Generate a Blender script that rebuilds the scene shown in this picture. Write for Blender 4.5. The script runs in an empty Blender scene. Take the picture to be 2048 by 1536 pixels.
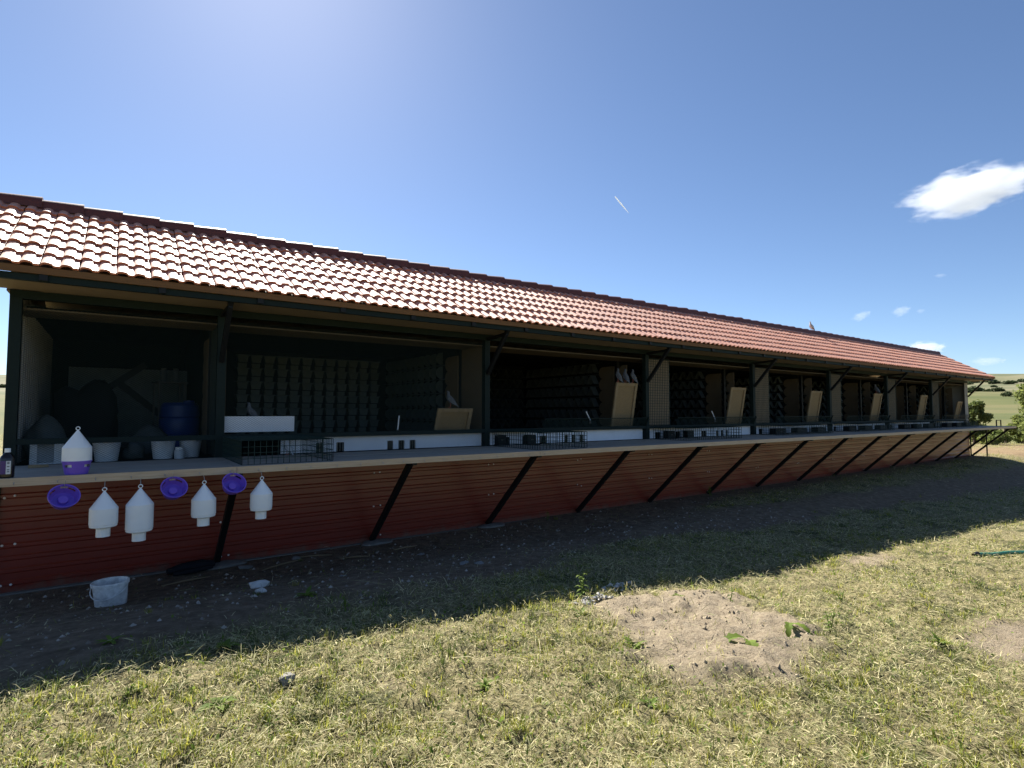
import bpy, math, random
import numpy as np
from mathutils import Vector, Matrix, Euler

sc = bpy.context.scene
col = sc.collection
R = math.radians
rng = np.random.default_rng(7)
random.seed(7)

# ------------------------------------------------------------------ camera
CAM = Vector((0.0, -7.002, 1.71))
TH, PITCH = R(54.4627), R(2.888)
cam_d = bpy.data.cameras.new('camera')
cam_d.sensor_width = 36.0
cam_d.lens = 36.0 * 1110 / 2048
cam_d.clip_start = 0.05
cam_d.clip_end = 20000
cam = bpy.data.objects.new('camera', cam_d)
cam.location = CAM
cam.rotation_euler = (R(90) + PITCH, 0, TH - R(90))
col.objects.link(cam)
sc.camera = cam

# ------------------------------------------------------------------ sky and sun
SUN_EL, SUN_AZ = R(42.0), R(79.5)            # azimuth counted from +X towards +Y
world = bpy.data.worlds.new('World')
sc.world = world
world.use_nodes = True
wn, wl = world.node_tree.nodes, world.node_tree.links
wn.clear()
sky = wn.new('ShaderNodeTexSky')
sky.sky_type = 'NISHITA'
sky.sun_disc = False
sky.sun_elevation = SUN_EL
sky.sun_rotation = R(90) - SUN_AZ
sky.altitude = 300
sky.air_density = 0.78
sky.dust_density = 0.25
sky.ozone_density = 4.0
bg = wn.new('ShaderNodeBackground')
bg.inputs['Strength'].default_value = 0.052
wo = wn.new('ShaderNodeOutputWorld')
wl.new(sky.outputs[0], bg.inputs['Color'])
wl.new(bg.outputs[0], wo.inputs['Surface'])

sun_dir = Vector((math.cos(SUN_EL) * math.cos(SUN_AZ), math.cos(SUN_EL) * math.sin(SUN_AZ), math.sin(SUN_EL)))
sl = bpy.data.lights.new('sun', 'SUN')
sl.energy = 5.0
sl.angle = R(0.53)
sl.color = (1.0, 0.95, 0.86)
so = bpy.data.objects.new('sun', sl)
so.rotation_euler = sun_dir.to_track_quat('Z', 'Y').to_euler()
so.location = sun_dir * 60
col.objects.link(so)

vs = sc.view_settings
vs.view_transform = 'Standard'
vs.look = 'None'
vs.gamma = 1.0
vs.use_curve_mapping = False
vs.exposure = 1.5
sc.cycles.use_denoising = True
sc.cycles.max_bounces = 8
sc.cycles.volume_bounces = 4
sc.cycles.transparent_max_bounces = 8

# ------------------------------------------------------------------ materials
def mat(name, color, rough=0.7, spec=0.35, metal=0.0, var=0.0, vscale=8.0, bump=0.0, bscale=60.0,
        island=0.0, objrand=0.0, trans=0.0, color2=None, stretch=(1, 1, 1), coat=0.0):
    m = bpy.data.materials.new(name)
    m.use_nodes = True
    n, l = m.node_tree.nodes, m.node_tree.links
    b = n['Principled BSDF']
    b.inputs['Roughness'].default_value = rough
    b.inputs['Specular IOR Level'].default_value = spec
    b.inputs['Metallic'].default_value = metal
    b.inputs['Coat Weight'].default_value = coat
    c = (*color, 1)
    c2 = (*(color2 or tuple(x * 0.5 for x in color)), 1)
    out = None
    tc = n.new('ShaderNodeTexCoord')
    mp = n.new('ShaderNodeMapping')
    mp.inputs['Scale'].default_value = stretch
    l.new(tc.outputs['Object'], mp.inputs['Vector'])
    if var > 0:
        nz = n.new('ShaderNodeTexNoise')
        nz.inputs['Scale'].default_value = vscale
        nz.inputs['Detail'].default_value = 6
        nz.inputs['Roughness'].default_value = 0.65
        l.new(mp.outputs[0], nz.inputs['Vector'])
        mr = n.new('ShaderNodeMapRange')
        mr.inputs[1].default_value = 0.3; mr.inputs[2].default_value = 0.7
        mr.inputs[3].default_value = 0.0; mr.inputs[4].default_value = var
        l.new(nz.outputs['Fac'], mr.inputs[0])
        mx = n.new('ShaderNodeMix'); mx.data_type = 'RGBA'
        mx.inputs['A'].default_value = c; mx.inputs['B'].default_value = c2
        l.new(mr.outputs[0], mx.inputs['Factor'])
        out = mx.outputs['Result']
    if island > 0 or objrand > 0:
        src = None
        if island > 0:
            g = n.new('ShaderNodeNewGeometry'); src = g.outputs['Random Per Island']
        if objrand > 0:
            oi = n.new('ShaderNodeObjectInfo')
            if src is None: src = oi.outputs['Random']
            else:
                ad = n.new('ShaderNodeMath'); ad.operation = 'ADD'
                l.new(src, ad.inputs[0]); l.new(oi.outputs['Random'], ad.inputs[1])
                fr = n.new('ShaderNodeMath'); fr.operation = 'FRACT'
                l.new(ad.outputs[0], fr.inputs[0]); src = fr.outputs[0]
        mul = n.new('ShaderNodeMath'); mul.operation = 'MULTIPLY'
        mul.inputs[1].default_value = max(island, objrand)
        l.new(src, mul.inputs[0])
        mx2 = n.new('ShaderNodeMix'); mx2.data_type = 'RGBA'
        if out is None: mx2.inputs['A'].default_value = c
        else: l.new(out, mx2.inputs['A'])
        mx2.inputs['B'].default_value = c2
        l.new(mul.outputs[0], mx2.inputs['Factor'])
        out = mx2.outputs['Result']
    if out is None: b.inputs['Base Color'].default_value = c
    else: l.new(out, b.inputs['Base Color'])
    if bump > 0:
        nb = n.new('ShaderNodeTexNoise')
        nb.inputs['Scale'].default_value = bscale
        nb.inputs['Detail'].default_value = 5
        l.new(mp.outputs[0], nb.inputs['Vector'])
        bp = n.new('ShaderNodeBump')
        bp.inputs['Strength'].default_value = bump
        bp.inputs['Distance'].default_value = 0.01
        l.new(nb.outputs['Fac'], bp.inputs['Height'])
        l.new(bp.outputs[0], b.inputs['Normal'])
    if trans > 0:
        t = n.new('ShaderNodeBsdfTranslucent')
        if out is None: t.inputs['Color'].default_value = c
        else: l.new(out, t.inputs['Color'])
        ms = n.new('ShaderNodeMixShader'); ms.inputs[0].default_value = trans
        l.new(b.outputs[0], ms.inputs[1]); l.new(t.outputs[0], ms.inputs[2])
        l.new(ms.outputs[0], n['Material Output'].inputs['Surface'])
    return m

M = {}
M['tile'] = mat('tile_clay', (0.64, 0.165, 0.055), 0.60, 0.8, var=0.5, vscale=9, bump=0.05, bscale=180, island=0.45, objrand=0.45, color2=(0.36, 0.105, 0.05))
_tb = M['tile'].node_tree.nodes['Principled BSDF']      # dusty film on the clay
_tb.inputs['Coat Weight'].default_value = 1.0; _tb.inputs['Coat Roughness'].default_value = 0.70; _tb.inputs['Coat IOR'].default_value = 1.85
_tb.inputs['Sheen Weight'].default_value = 0.22; _tb.inputs['Sheen Roughness'].default_value = 0.35; _tb.inputs['Sheen Tint'].default_value = (1, 0.92, 0.78, 1)
M['ridge'] = mat('ridge_clay', (0.13, 0.036, 0.028), 0.55, 0.4, var=0.5, vscale=10, bump=0.1, objrand=0.3)
M['clad'] = mat('red_sheet', (0.21, 0.026, 0.014), 0.30, 0.65, var=0.6, vscale=3.5, bump=0.02, bscale=20, color2=(0.16, 0.023, 0.013), objrand=0.15)
def add_splash(m):
    n, l = m.node_tree.nodes, m.node_tree.links; b = n['Principled BSDF']; src = b.inputs['Base Color'].links[0].from_socket
    tc = n.new('ShaderNodeTexCoord'); sp = n.new('ShaderNodeSeparateXYZ'); l.new(tc.outputs['Object'], sp.inputs[0])
    nz = n.new('ShaderNodeTexNoise'); nz.inputs['Scale'].default_value = 7; nz.inputs['Detail'].default_value = 9; nz.inputs['Roughness'].default_value = 0.75; l.new(tc.outputs['Object'], nz.inputs['Vector'])
    a = n.new('ShaderNodeMath'); a.operation = 'MULTIPLY_ADD'; a.inputs[1].default_value = -2.4; l.new(sp.outputs['Z'], a.inputs[0]); l.new(nz.outputs['Fac'], a.inputs[2])
    r_ = n.new('ShaderNodeMapRange'); r_.inputs[1].default_value = 0.22; r_.inputs[2].default_value = 0.5; r_.inputs[3].default_value = 0; r_.inputs[4].default_value = 0.6; l.new(a.outputs[0], r_.inputs[0])
    mx = n.new('ShaderNodeMix'); mx.data_type = 'RGBA'; l.new(r_.outputs[0], mx.inputs['Factor']); l.new(src, mx.inputs['A']); mx.inputs['B'].default_value = (0.16, 0.115, 0.08, 1)
    l.new(mx.outputs['Result'], b.inputs['Base Color'])
    ro = n.new('ShaderNodeMapRange'); ro.inputs[3].default_value = 0.25; ro.inputs[4].default_value = 0.32; l.new(nz.outputs['Fac'], ro.inputs[0]); l.new(ro.outputs[0], b.inputs['Roughness'])
add_splash(M['clad'])
M['steel'] = mat('dark_green_steel', (0.009, 0.019, 0.017), 0.65, 0.2, var=0.4, vscale=20)
M['black'] = mat('black_steel', (0.008, 0.009, 0.010), 0.55, 0.3, var=0.4, vscale=25)
M['soffit'] = mat('beige_board', (0.27, 0.205, 0.135), 0.75, 0.2, var=0.3, vscale=6)
M['fascia'] = mat('fascia_wood', (0.20, 0.098, 0.038), 0.7, 0.25, var=0.5, vscale=5, stretch=(0.4, 6, 12))
M['shelf'] = mat('weathered_plank', (0.46, 0.41, 0.34), 0.72, 0.25, var=0.8, vscale=5, stretch=(0.5, 14, 14), bump=0.15, bscale=14, color2=(0.24, 0.21, 0.18), objrand=0.3)
M['edge'] = mat('pine_edge', (0.62, 0.50, 0.36), 0.65, 0.25, var=0.7, vscale=6, stretch=(0.7, 8, 16), color2=(0.40, 0.27, 0.16), objrand=0.2)
M['white'] = mat('white_board', (0.86, 0.87, 0.90), 0.5, 0.35, var=0.25, vscale=4)
M['osb'] = mat('osb', (0.29, 0.205, 0.105), 0.7, 0.2, var=0.9, vscale=45, bump=0.1, bscale=60, color2=(0.2, 0.14, 0.075))
M['pine'] = mat('pine_batten', (0.33, 0.24, 0.135), 0.7, 0.2, var=0.6, vscale=8, stretch=(3, 3, 1))
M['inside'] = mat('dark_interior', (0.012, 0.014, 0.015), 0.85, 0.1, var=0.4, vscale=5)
M['perch'] = mat('green_perch', (0.165, 0.19, 0.178), 0.7, 0.2, var=0.5, vscale=12, objrand=0.5)
M['beige'] = mat('beige_partition', (0.15, 0.115, 0.075), 0.8, 0.15, var=0.35, vscale=5)
M['net'] = mat('green_mesh', (0.008, 0.026, 0.023), 0.6, 0.25)
M['hood'] = mat('white_plastic', (0.90, 0.91, 0.91), 0.35, 0.4, var=0.4, vscale=7, color2=(0.74, 0.75, 0.73))
M['purple'] = mat('purple_plastic', (0.20, 0.105, 0.60), 0.3, 0.5, var=0.2, vscale=10)
M['wire'] = mat('hook_wire', (0.45, 0.43, 0.4), 0.35, 0.5, metal=0.8)
M['brown'] = mat('brown_bottle', (0.014, 0.009, 0.008), 0.18, 0.5)
M['label_p'] = mat('purple_label', (0.09, 0.045, 0.17), 0.5)
M['label_w'] = mat('white_label', (0.7, 0.7, 0.7), 0.5)
M['ink'] = mat('ink', (0.03, 0.03, 0.04), 0.6)
M['bucket'] = mat('dirty_bucket', (0.88, 0.87, 0.84), 0.6, 0.25, var=0.7, vscale=16, color2=(0.27, 0.26, 0.25), bump=0.1)
M['pail'] = mat('white_pail', (0.66, 0.70, 0.73), 0.5, 0.3, var=0.3, vscale=9)
M['blue'] = mat('blue_barrel', (0.010, 0.035, 0.17), 0.45, 0.4, var=0.25, vscale=6)
M['sack'] = mat('grey_sack', (0.10, 0.115, 0.115), 0.85, 0.1, var=0.5, vscale=8, bump=0.4, bscale=14)
M['dark'] = mat('dark_cloth', (0.012, 0.013, 0.016), 0.8, 0.15, bump=0.3, bscale=12)
M['screw'] = mat('zinc_screw', (0.75, 0.7, 0.65), 0.5, 0.5)
M['stone'] = mat('pale_stone', (0.27, 0.26, 0.24), 0.85, 0.2, var=0.7, vscale=14, bump=0.4, bscale=30, objrand=0.4)
M['lime'] = mat('lime_lump', (0.66, 0.63, 0.58), 0.9, 0.1, var=0.5, vscale=20, bump=0.5, bscale=40, objrand=0.3)
M['stick'] = mat('dry_stick', (0.26, 0.19, 0.11), 0.8, 0.2, objrand=0.5)
M['concrete'] = mat('concrete', (0.22, 0.205, 0.185), 0.9, 0.15, var=0.6, vscale=9, bump=0.4)
M['hose'] = mat('green_hose', (0.03, 0.20, 0.13), 0.45, 0.4, var=0.4, vscale=12)
M['grass'] = mat('grass_blades', (0.40, 0.38, 0.07), 0.6, 0.2, island=0.95, trans=0.55, color2=(0.09, 0.14, 0.03))
M['hay'] = mat('cut_hay', (0.78, 0.69, 0.42), 0.65, 0.2, island=1.0, trans=0.42, color2=(0.17, 0.20, 0.055))
M['weed'] = mat('weed_leaf', (0.19, 0.26, 0.045), 0.65, 0.12, island=0.6, trans=0.45, color2=(0.06, 0.115, 0.03))
M['bark'] = mat('bark', (0.11, 0.085, 0.065), 0.9, 0.1, var=0.6, vscale=12, bump=0.5)
M['leafy'] = mat('tree_leaf', (0.27, 0.30, 0.09), 0.6, 0.15, island=0.9, trans=0.5, color2=(0.11, 0.15, 0.05))
M['leafd'] = mat('tree_leaf_dark', (0.17, 0.21, 0.06), 0.55, 0.25, island=0.9, trans=0.4, color2=(0.08, 0.11, 0.035))
M['shrub'] = mat('far_shrub', (0.075, 0.10, 0.04), 0.7, 0.15, island=0.8, trans=0.2, color2=(0.04, 0.06, 0.028))
M['fence'] = mat('fence_wood', (0.15, 0.12, 0.09), 0.85, 0.15, var=0.4)
M['galv'] = mat('pole_grey', (0.10, 0.095, 0.085), 0.7, 0.3)
M['feather'] = mat('grey_feather', (0.15, 0.16, 0.18), 0.6, 0.2, var=0.7, vscale=25, color2=(0.05, 0.055, 0.065))
M['feather_w'] = mat('white_feather', (0.62, 0.62, 0.62), 0.6, 0.2, var=0.3, vscale=25, color2=(0.32, 0.33, 0.35))
M['wing'] = mat('barred_wing', (0.22, 0.23, 0.25), 0.6, 0.2, var=0.9, vscale=18, stretch=(4, 1, 1), color2=(0.06, 0.065, 0.075))
M['bill'] = mat('bird_bill', (0.06, 0.05, 0.05), 0.5)
M['foot'] = mat('bird_foot', (0.42, 0.13, 0.10), 0.6)

# ------------------------------------------------------------------ mesh helpers
class MB:
    def __init__(s): s.v, s.f = [], []
    def add(s, vs_, fs):
        o = len(s.v); s.v += [tuple(p) for p in vs_]; s.f += [tuple(i + o for i in q) for q in fs]; return s
    def box(s, a, b):
        x0, y0, z0 = a; x1, y1, z1 = b
        return s.add([(x0,y0,z0),(x1,y0,z0),(x1,y1,z0),(x0,y1,z0),(x0,y0,z1),(x1,y0,z1),(x1,y1,z1),(x0,y1,z1)],
                     [(0,3,2,1),(4,5,6,7),(0,1,5,4),(1,2,6,5),(2,3,7,6),(3,0,4,7)])
    def bar(s, p, q, w, h=None, up=(0, 0, 1)):
        h = h or w; p, q = Vector(p), Vector(q); d = (q - p).normalized(); u = Vector(up)
        if abs(d.dot(u)) > 0.98: u = Vector((1, 0, 0))
        a = d.cross(u).normalized() * (w / 2); b = a.cross(d).normalized() * (h / 2)
        vs_ = [p-a-b, p+a-b, p+a+b, p-a+b, q-a-b, q+a-b, q+a+b, q-a+b]
        return s.add(vs_, [(0,3,2,1),(4,5,6,7),(0,1,5,4),(1,2,6,5),(2,3,7,6),(3,0,4,7)])
    def hexa(s, pts):
        return s.add(pts, [(0,3,2,1),(4,5,6,7),(0,1,5,4),(1,2,6,5),(2,3,7,6),(3,0,4,7)])
    def tube(s, pts, rad, n=6, cap=True):
        pts = [Vector(p) for p in pts]; o = len(s.v); k = len(pts)
        rad = rad if hasattr(rad, '__len__') else [rad] * k
        for i, p in enumerate(pts):
            d = (pts[min(i+1, k-1)] - pts[max(i-1, 0)]).normalized()
            u = Vector((0, 0, 1)) if abs(d.z) < 0.9 else Vector((1, 0, 0))
            a = d.cross(u).normalized(); b = a.cross(d)
            for j in range(n):
                t = 2 * math.pi * j / n
                s.v.append(tuple(p + (a * math.cos(t) + b * math.sin(t)) * rad[i]))
        for i in range(k - 1):
            for j in range(n):
                s.f.append((o+i*n+j, o+i*n+(j+1)%n, o+(i+1)*n+(j+1)%n, o+(i+1)*n+j))
        if cap:
            s.f.append(tuple(o + j for j in reversed(range(n)))); s.f.append(tuple(o + (k-1)*n + j for j in range(n)))
        return s
    def lathe(s, prof, n=24, c=(0, 0, 0), skip=None, sx=1.0, sy=1.0):
        o = len(s.v); k = len(prof)
        for r, z in prof:
            for j in range(n):
                t = 2 * math.pi * j / n
                s.v.append((c[0] + r*sx*math.cos(t), c[1] + r*sy*math.sin(t), c[2] + z))
        for i in range(k - 1):
            for j in range(n):
                if skip and skip(i, j): continue
                s.f.append((o+i*n+j, o+i*n+(j+1)%n, o+(i+1)*n+(j+1)%n, o+(i+1)*n+j))
        return s
    def mesh(s, name, m, smooth=False, sharp=28):
        me = bpy.data.meshes.new(name); me.from_pydata(s.v, [], s.f)
        if m is not None: me.materials.append(M[m] if isinstance(m, str) else m)
        me.update()
        if smooth:
            me.polygons.foreach_set('use_smooth', [True] * len(me.polygons)); me.set_sharp_from_angle(angle=R(sharp))
        return me
    def build(s, name, m, parent=None, smooth=False, loc=None, rot=None):
        return link(name, s.mesh(name, m, smooth), parent, loc, rot)

def link(name, me, parent=None, loc=None, rot=None):
    o = bpy.data.objects.new(name, me); col.objects.link(o)
    if parent is not None: o.parent = parent
    if loc is not None: o.location = loc
    if rot is not None: o.rotation_euler = rot
    return o
def tag(o, label=None, cat=None, group=None, kind=None):
    if label: o['label'] = label
    if cat: o['category'] = cat
    if group: o['group'] = group
    if kind: o['kind'] = kind
    return o
def empty(name, loc=(0, 0, 0), rz=0.0, label=None, cat=None, group=None):
    o = bpy.data.objects.new(name, None); o.location = loc; o.rotation_euler = (0, 0, rz)
    o.empty_display_size = 0.1
    col.objects.link(o); return tag(o, label, cat, group)
def copy_tree(o, parent=None):
    c = o.copy(); col.objects.link(c); c.parent = parent
    for ch in [x for x in o.children]: copy_tree(ch, c)
    return c
def np_mesh(name, verts, faces, m, attrs=None, smooth=False):
    """faces: (n,k) int array, all the same size"""
    me = bpy.data.meshes.new(name)
    nv, (nf, k) = len(verts), faces.shape
    me.vertices.add(nv); me.vertices.foreach_set('co', np.ascontiguousarray(verts, dtype=np.float32).ravel())
    me.loops.add(nf * k); me.loops.foreach_set('vertex_index', np.ascontiguousarray(faces, dtype=np.int32).ravel())
    me.polygons.add(nf); me.polygons.foreach_set('loop_start', np.arange(0, nf * k, k, dtype=np.int32))
    if smooth: me.polygons.foreach_set('use_smooth', np.ones(nf, dtype=bool))
    if m is not None: me.materials.append(M[m] if isinstance(m, str) else m)
    me.update(calc_edges=True)
    for an, arr in (attrs or {}).items():
        a = me.attributes.new(an, 'FLOAT', 'POINT'); a.data.foreach_set('value', arr.astype(np.float32).ravel())
    return me

# ------------------------------------------------------------------ noise and terrain
_perm = np.random.default_rng(3).random((256, 256))
def vnoise(x, y):
    x = np.asarray(x, float); y = np.asarray(y, float)
    xi = np.floor(x).astype(int); yi = np.floor(y).astype(int); fx = x - xi; fy = y - yi
    fx = fx*fx*(3-2*fx); fy = fy*fy*(3-2*fy)
    g = lambda a, b: _perm[a % 256, b % 256]
    return (g(xi,yi)*(1-fx) + g(xi+1,yi)*fx)*(1-fy) + (g(xi,yi+1)*(1-fx) + g(xi+1,yi+1)*fx)*fy
def fbm(x, y, s=1.0, o=4):
    t = 0; a = 0.5
    for i in range(o):
        t = t + a * vnoise(np.asarray(x)*s + 17*i, np.asarray(y)*s + 31*i); a *= 0.5; s *= 2.03
    return t / (1 - 0.5 ** o)
def sstep(a, b, x):
    t = np.clip((np.asarray(x, float) - a) / (b - a), 0, 1); return t*t*(3-2*t)
FX = [-40, -3, 0, 2.5, 5, 7.5, 10, 13, 20, 30, 60]
FZ = [0.2, 0.44, 0.40, 0.27, 0.11, 0.0, -0.10, -0.18, -0.30, -0.42, -0.6]
def sandmask(x, y):
    u = (x - 3.30) * 0.80 + (y + 4.55) * 0.60; v = -(x - 3.30) * 0.60 + (y + 4.55) * 0.80
    return 1 - sstep(0.62, 1.15, np.sqrt((u / 1.02)**2 + (v / 0.80)**2) + (fbm(x, y, 2.6) - 0.5) * 0.8 + (fbm(x, y, 9) - 0.5) * 0.3)
def dirtmask(x, y):
    n = fbm(x + 9, y, 0.9) - 0.5
    edge = np.interp(x, [-6, -1, 1.0, 3.0, 4.4, 6.5, 9, 14, 25], [-3.4, -3.3, -3.05, -2.75, -2.2, -1.4, -0.8, -0.5, -0.35])
    m = sstep(-0.28, 0.28, y - edge + n * 0.9)
    # worn dirt track that goes on along the building between two strips of grass
    m = m * (1 - sstep(0.6, 2.0, y)) * sstep(-4.0, -1.5, x) * (1 - sstep(25.5, 27.5, x))
    trk = np.exp(-((y + 1.55 + 0.045 * (x - 4.5)) / 0.75)**2) * sstep(3.6, 5.5, x) * (1 - sstep(60, 80, x))
    m = np.maximum(m, sstep(0.40, 0.75, trk + n * 0.9))
    m = np.maximum(m, baremask(x, y))
    yard = sstep(26.5, 28.0, x) * (1 - sstep(38, 46, x)) * sstep(-9, -6, y) * (1 - sstep(7, 10, y))
    return np.maximum(m, yard * sstep(0.35, 0.6, fbm(x, y, 0.35) + 0.05))
def baremask(x, y):
    n = fbm(x + 9, y, 1.6) - 0.5
    bare = np.exp(-(((x-6.9)/1.3)**2 + ((y+4.15)/0.30)**2)) + np.exp(-(((x-5.3)/0.75)**2 + ((y+5.75)/0.35)**2)) * 1.1
    bare = bare + 0.8 * np.exp(-(((x-0.9)/0.7)**2 + ((y+4.3)/0.25)**2))
    return sstep(0.45, 1.15, bare + n * 1.6) * 0.9
def hfun(x, y):
    x = np.asarray(x, float); y = np.asarray(y, float)
    wall = 0.02 + 0.0028 * np.clip(x, 0, 26)
    front = np.interp(x, FX, FZ)
    t = sstep(-0.5, -3.1, y) if False else 1 - sstep(-3.1, -0.5, y)
    h = wall * (1 - t) + front * t
    far = sstep(28, 60, x); h = h * (1 - far) + (-0.55) * far
    h = h + 0.045 * sandmask(x, y) * (0.55 + 0.9 * fbm(x, y, 3.0))
    near = np.exp(-((x - 4) / 18)**2 - ((y + 3) / 12)**2)
    h = h + near * ((fbm(x, y, 1.3) - 0.5) * 0.10 * sstep(0.1, -0.7, y) if False else near * 0)
    w = 1 - sstep(-0.9, -0.1, y)
    h = h + near * w * ((fbm(x, y, 1.2) - 0.5) * 0.09 + (fbm(x + 5, y, 7) - 0.5) * 0.05 * (0.35 + 0.65 * (1 - dirtmask(x, y))) + np.clip(fbm(x + 2, y + 7, 11, 2) - 0.5, -1, 1) * 0.06 * (1 - dirtmask(x, y)))
    h = h + near * sandmask(x, y) * ((fbm(x, y, 5) - 0.5) * 0.055 + (fbm(x, y, 14) - 0.5) * 0.04)
    # hillside all round, a little over a kilometre wide
    r = np.hypot(x, y + 7)
    hill = np.interp(r, [0, 70, 110, 200, 330, 480, 640, 820, 1000, 1400, 2500, 6000],
                        [0, 0, 0.3, 2.6, 7.4, 13.0, 20.0, 33.0, 50.0, 60.0, 30.0, 0.0])
    k = 0.75 + 0.5 * fbm(x + 400, y, 0.0028, 3)
    h = h + hill * np.where(r > 300, k, 0.95) + (r > 90) * np.clip((r - 90) / 300, 0, 1) * (fbm(x, y, 0.012, 4) - 0.5) * 5
    return h
def gz(x, y): return float(hfun(x, y))

def graded(lo, hi, step, out_lo, out_hi, grow=1.09):
    a = list(np.arange(lo, hi + 1e-6, step)); s = step; p = lo; left = []
    while p > out_lo: s *= grow; p -= s; left.append(p)
    s = step; p = hi; right = []
    while p < out_hi: s *= grow; p += s; right.append(p)
    return np.array(left[::-1] + a + right)
gx = graded(-2.0, 10.0, 0.035, -5200, 5200); gy = graded(-6.8, -0.1, 0.035, -5200, 5200)
XX, YY = np.meshgrid(gx, gy)
ZZ = hfun(XX, YY)
nxg, nyg = len(gx), len(gy)
ii, jj = np.meshgrid(np.arange(nxg - 1), np.arange(nyg - 1))
b0 = (jj * nxg + ii).ravel()
gfaces = np.stack([b0, b0 + 1, b0 + nxg + 1, b0 + nxg], 1)
gverts = np.stack([XX.ravel(), YY.ravel(), ZZ.ravel()], 1)
D_ = dirtmask(XX, YY); S_ = sandmask(XX, YY)

gm = bpy.data.materials.new('ground_soil_and_turf'); gm.use_nodes = True
n, l = gm.node_tree.nodes, gm.node_tree.links
b = n['Principled BSDF']; b.inputs['Roughness'].default_value = 0.92; b.inputs['Specular IOR Level'].default_value = 0.15
geo = n.new('ShaderNodeNewGeometry')
def noise(scale, detail=6, rough=0.6, vec=None, dist=0.0):
    t = n.new('ShaderNodeTexNoise'); t.inputs['Scale'].default_value = scale; t.inputs['Detail'].default_value = detail
    t.inputs['Roughness'].default_value = rough; t.inputs['Distortion'].default_value = dist
    l.new(vec or geo.outputs['Position'], t.inputs['Vector']); return t.outputs['Fac']
def ramp(fac, stops):
    r_ = n.new('ShaderNodeValToRGB'); e = r_.color_ramp.elements
    e[0].position, e[0].color = stops[0][0], (*stops[0][1], 1); e[1].position, e[1].color = stops[-1][0], (*stops[-1][1], 1)
    for p, c in stops[1:-1]:
        q = e.new(p); q.color = (*c, 1)
    l.new(fac, r_.inputs[0]); return r_.outputs[0]
def mixc(fac, a, c):
    m_ = n.new('ShaderNodeMix'); m_.data_type = 'RGBA'
    if isinstance(fac, float): m_.inputs['Factor'].default_value = fac
    else: l.new(fac, m_.inputs['Factor'])
    l.new(a, m_.inputs['A']); l.new(c, m_.inputs['B']); return m_.outputs['Result']
def attr(nm):
    a = n.new('ShaderNodeAttribute'); a.attribute_name = nm; return a.outputs['Fac']
turf = ramp(noise(30, 8, 0.7), [(0.30, (0.04, 0.038, 0.016)), (0.46, (0.17, 0.15, 0.07)), (0.62, (0.38, 0.32, 0.18)), (0.75, (0.18, 0.17, 0.06))])
dirt = ramp(noise(9, 10, 0.72), [(0.3, (0.10, 0.072, 0.045)), (0.5, (0.19, 0.142, 0.095)), (0.7, (0.29, 0.225, 0.16))])
sand = ramp(noise(26, 10, 0.75), [(0.3, (0.20, 0.155, 0.105)), (0.5, (0.32, 0.26, 0.18)), (0.72, (0.40, 0.335, 0.245))])
mpf = n.new('ShaderNodeMapping'); mpf.inputs['Scale'].default_value = (0.010, 0.0035, 0.0); mpf.inputs['Rotation'].default_value = (0, 0, R(12))
l.new(geo.outputs['Position'], mpf.inputs['Vector'])
fieldc = ramp(noise(1.6, 4, 0.55, mpf.outputs[0], 0.4), [(0.30, (0.055, 0.075, 0.025)), (0.42, (0.105, 0.112, 0.042)), (0.52, (0.135, 0.125, 0.055)), (0.60, (0.07, 0.088, 0.03)), (0.72, (0.14, 0.128, 0.06))])
hillc = ramp(noise(0.012, 8, 0.7), [(0.35, (0.075, 0.09, 0.045)), (0.52, (0.155, 0.15, 0.085)), (0.68, (0.20, 0.175, 0.115))])
turf2 = ramp(noise(40, 8, 0.7), [(0.32, (0.02, 0.024, 0.01)), (0.55, (0.085, 0.09, 0.035)), (0.75, (0.17, 0.15, 0.07))])
pm = n.new('ShaderNodeMapRange'); pm.inputs[1].default_value = 0.52; pm.inputs[2].default_value = 0.62; l.new(noise(2.2, 6, 0.7), pm.inputs[0])
turf = mixc(pm.outputs[0], turf, turf2)
c1 = mixc(attr('field'), turf, fieldc)
c1 = mixc(attr('hill'), c1, hillc)
c1 = mixc(attr('dirt'), c1, dirt)
yardc = ramp(noise(2.5, 8, 0.7), [(0.3, (0.17, 0.12, 0.065)), (0.7, (0.30, 0.215, 0.125))])
c1 = mixc(attr('yard'), c1, yardc)
c1 = mixc(attr('sand'), c1, sand)
l.new(c1, b.inputs['Base Color'])
bp = n.new('ShaderNodeBump'); bp.inputs['Strength'].default_value = 1.0; bp.inputs['Distance'].default_value = 0.03
l.new(noise(34, 9, 0.78), bp.inputs['Height']); l.new(bp.outputs[0], b.inputs['Normal'])
rr = np.hypot(XX, YY + 7)
yard_a = sstep(26.5, 28.5, XX) * D_ * (XX < 60)
gme = np_mesh('ground', gverts, gfaces, gm, dict(dirt=D_ * (1 - yard_a), sand=np.maximum(S_, baremask(XX, YY)), yard=yard_a, field=sstep(35, 70, rr), hill=sstep(560, 700, rr + 130 * (fbm(XX, YY, 0.01) - 0.5))), smooth=True)
tag(link('ground', gme), kind='structure')

# ------------------------------------------------------------------ the loft
DX = 1.783
PX = [0.96 + DX * i for i in range(15)]            # shelf bracket positions; every second one is a post
XL, XR = -0.84, PX[14]
ROOF_L, ROOF_R = -1.12, -1.12 + 0.274 * 101
RY, RZ, EY, EZ = 1.0, 3.985, -0.66, 2.985           # ridge and eave line
SHZ, SHF = 1.205, -1.34                             # shelf top, shelf front edge
BACK = 3.75
loft = empty('pigeon_loft', (0, 0, 0), 0, 'long low pigeon loft with red tiled roof, red sheet base and open wire fronts', 'pigeon loft')

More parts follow.
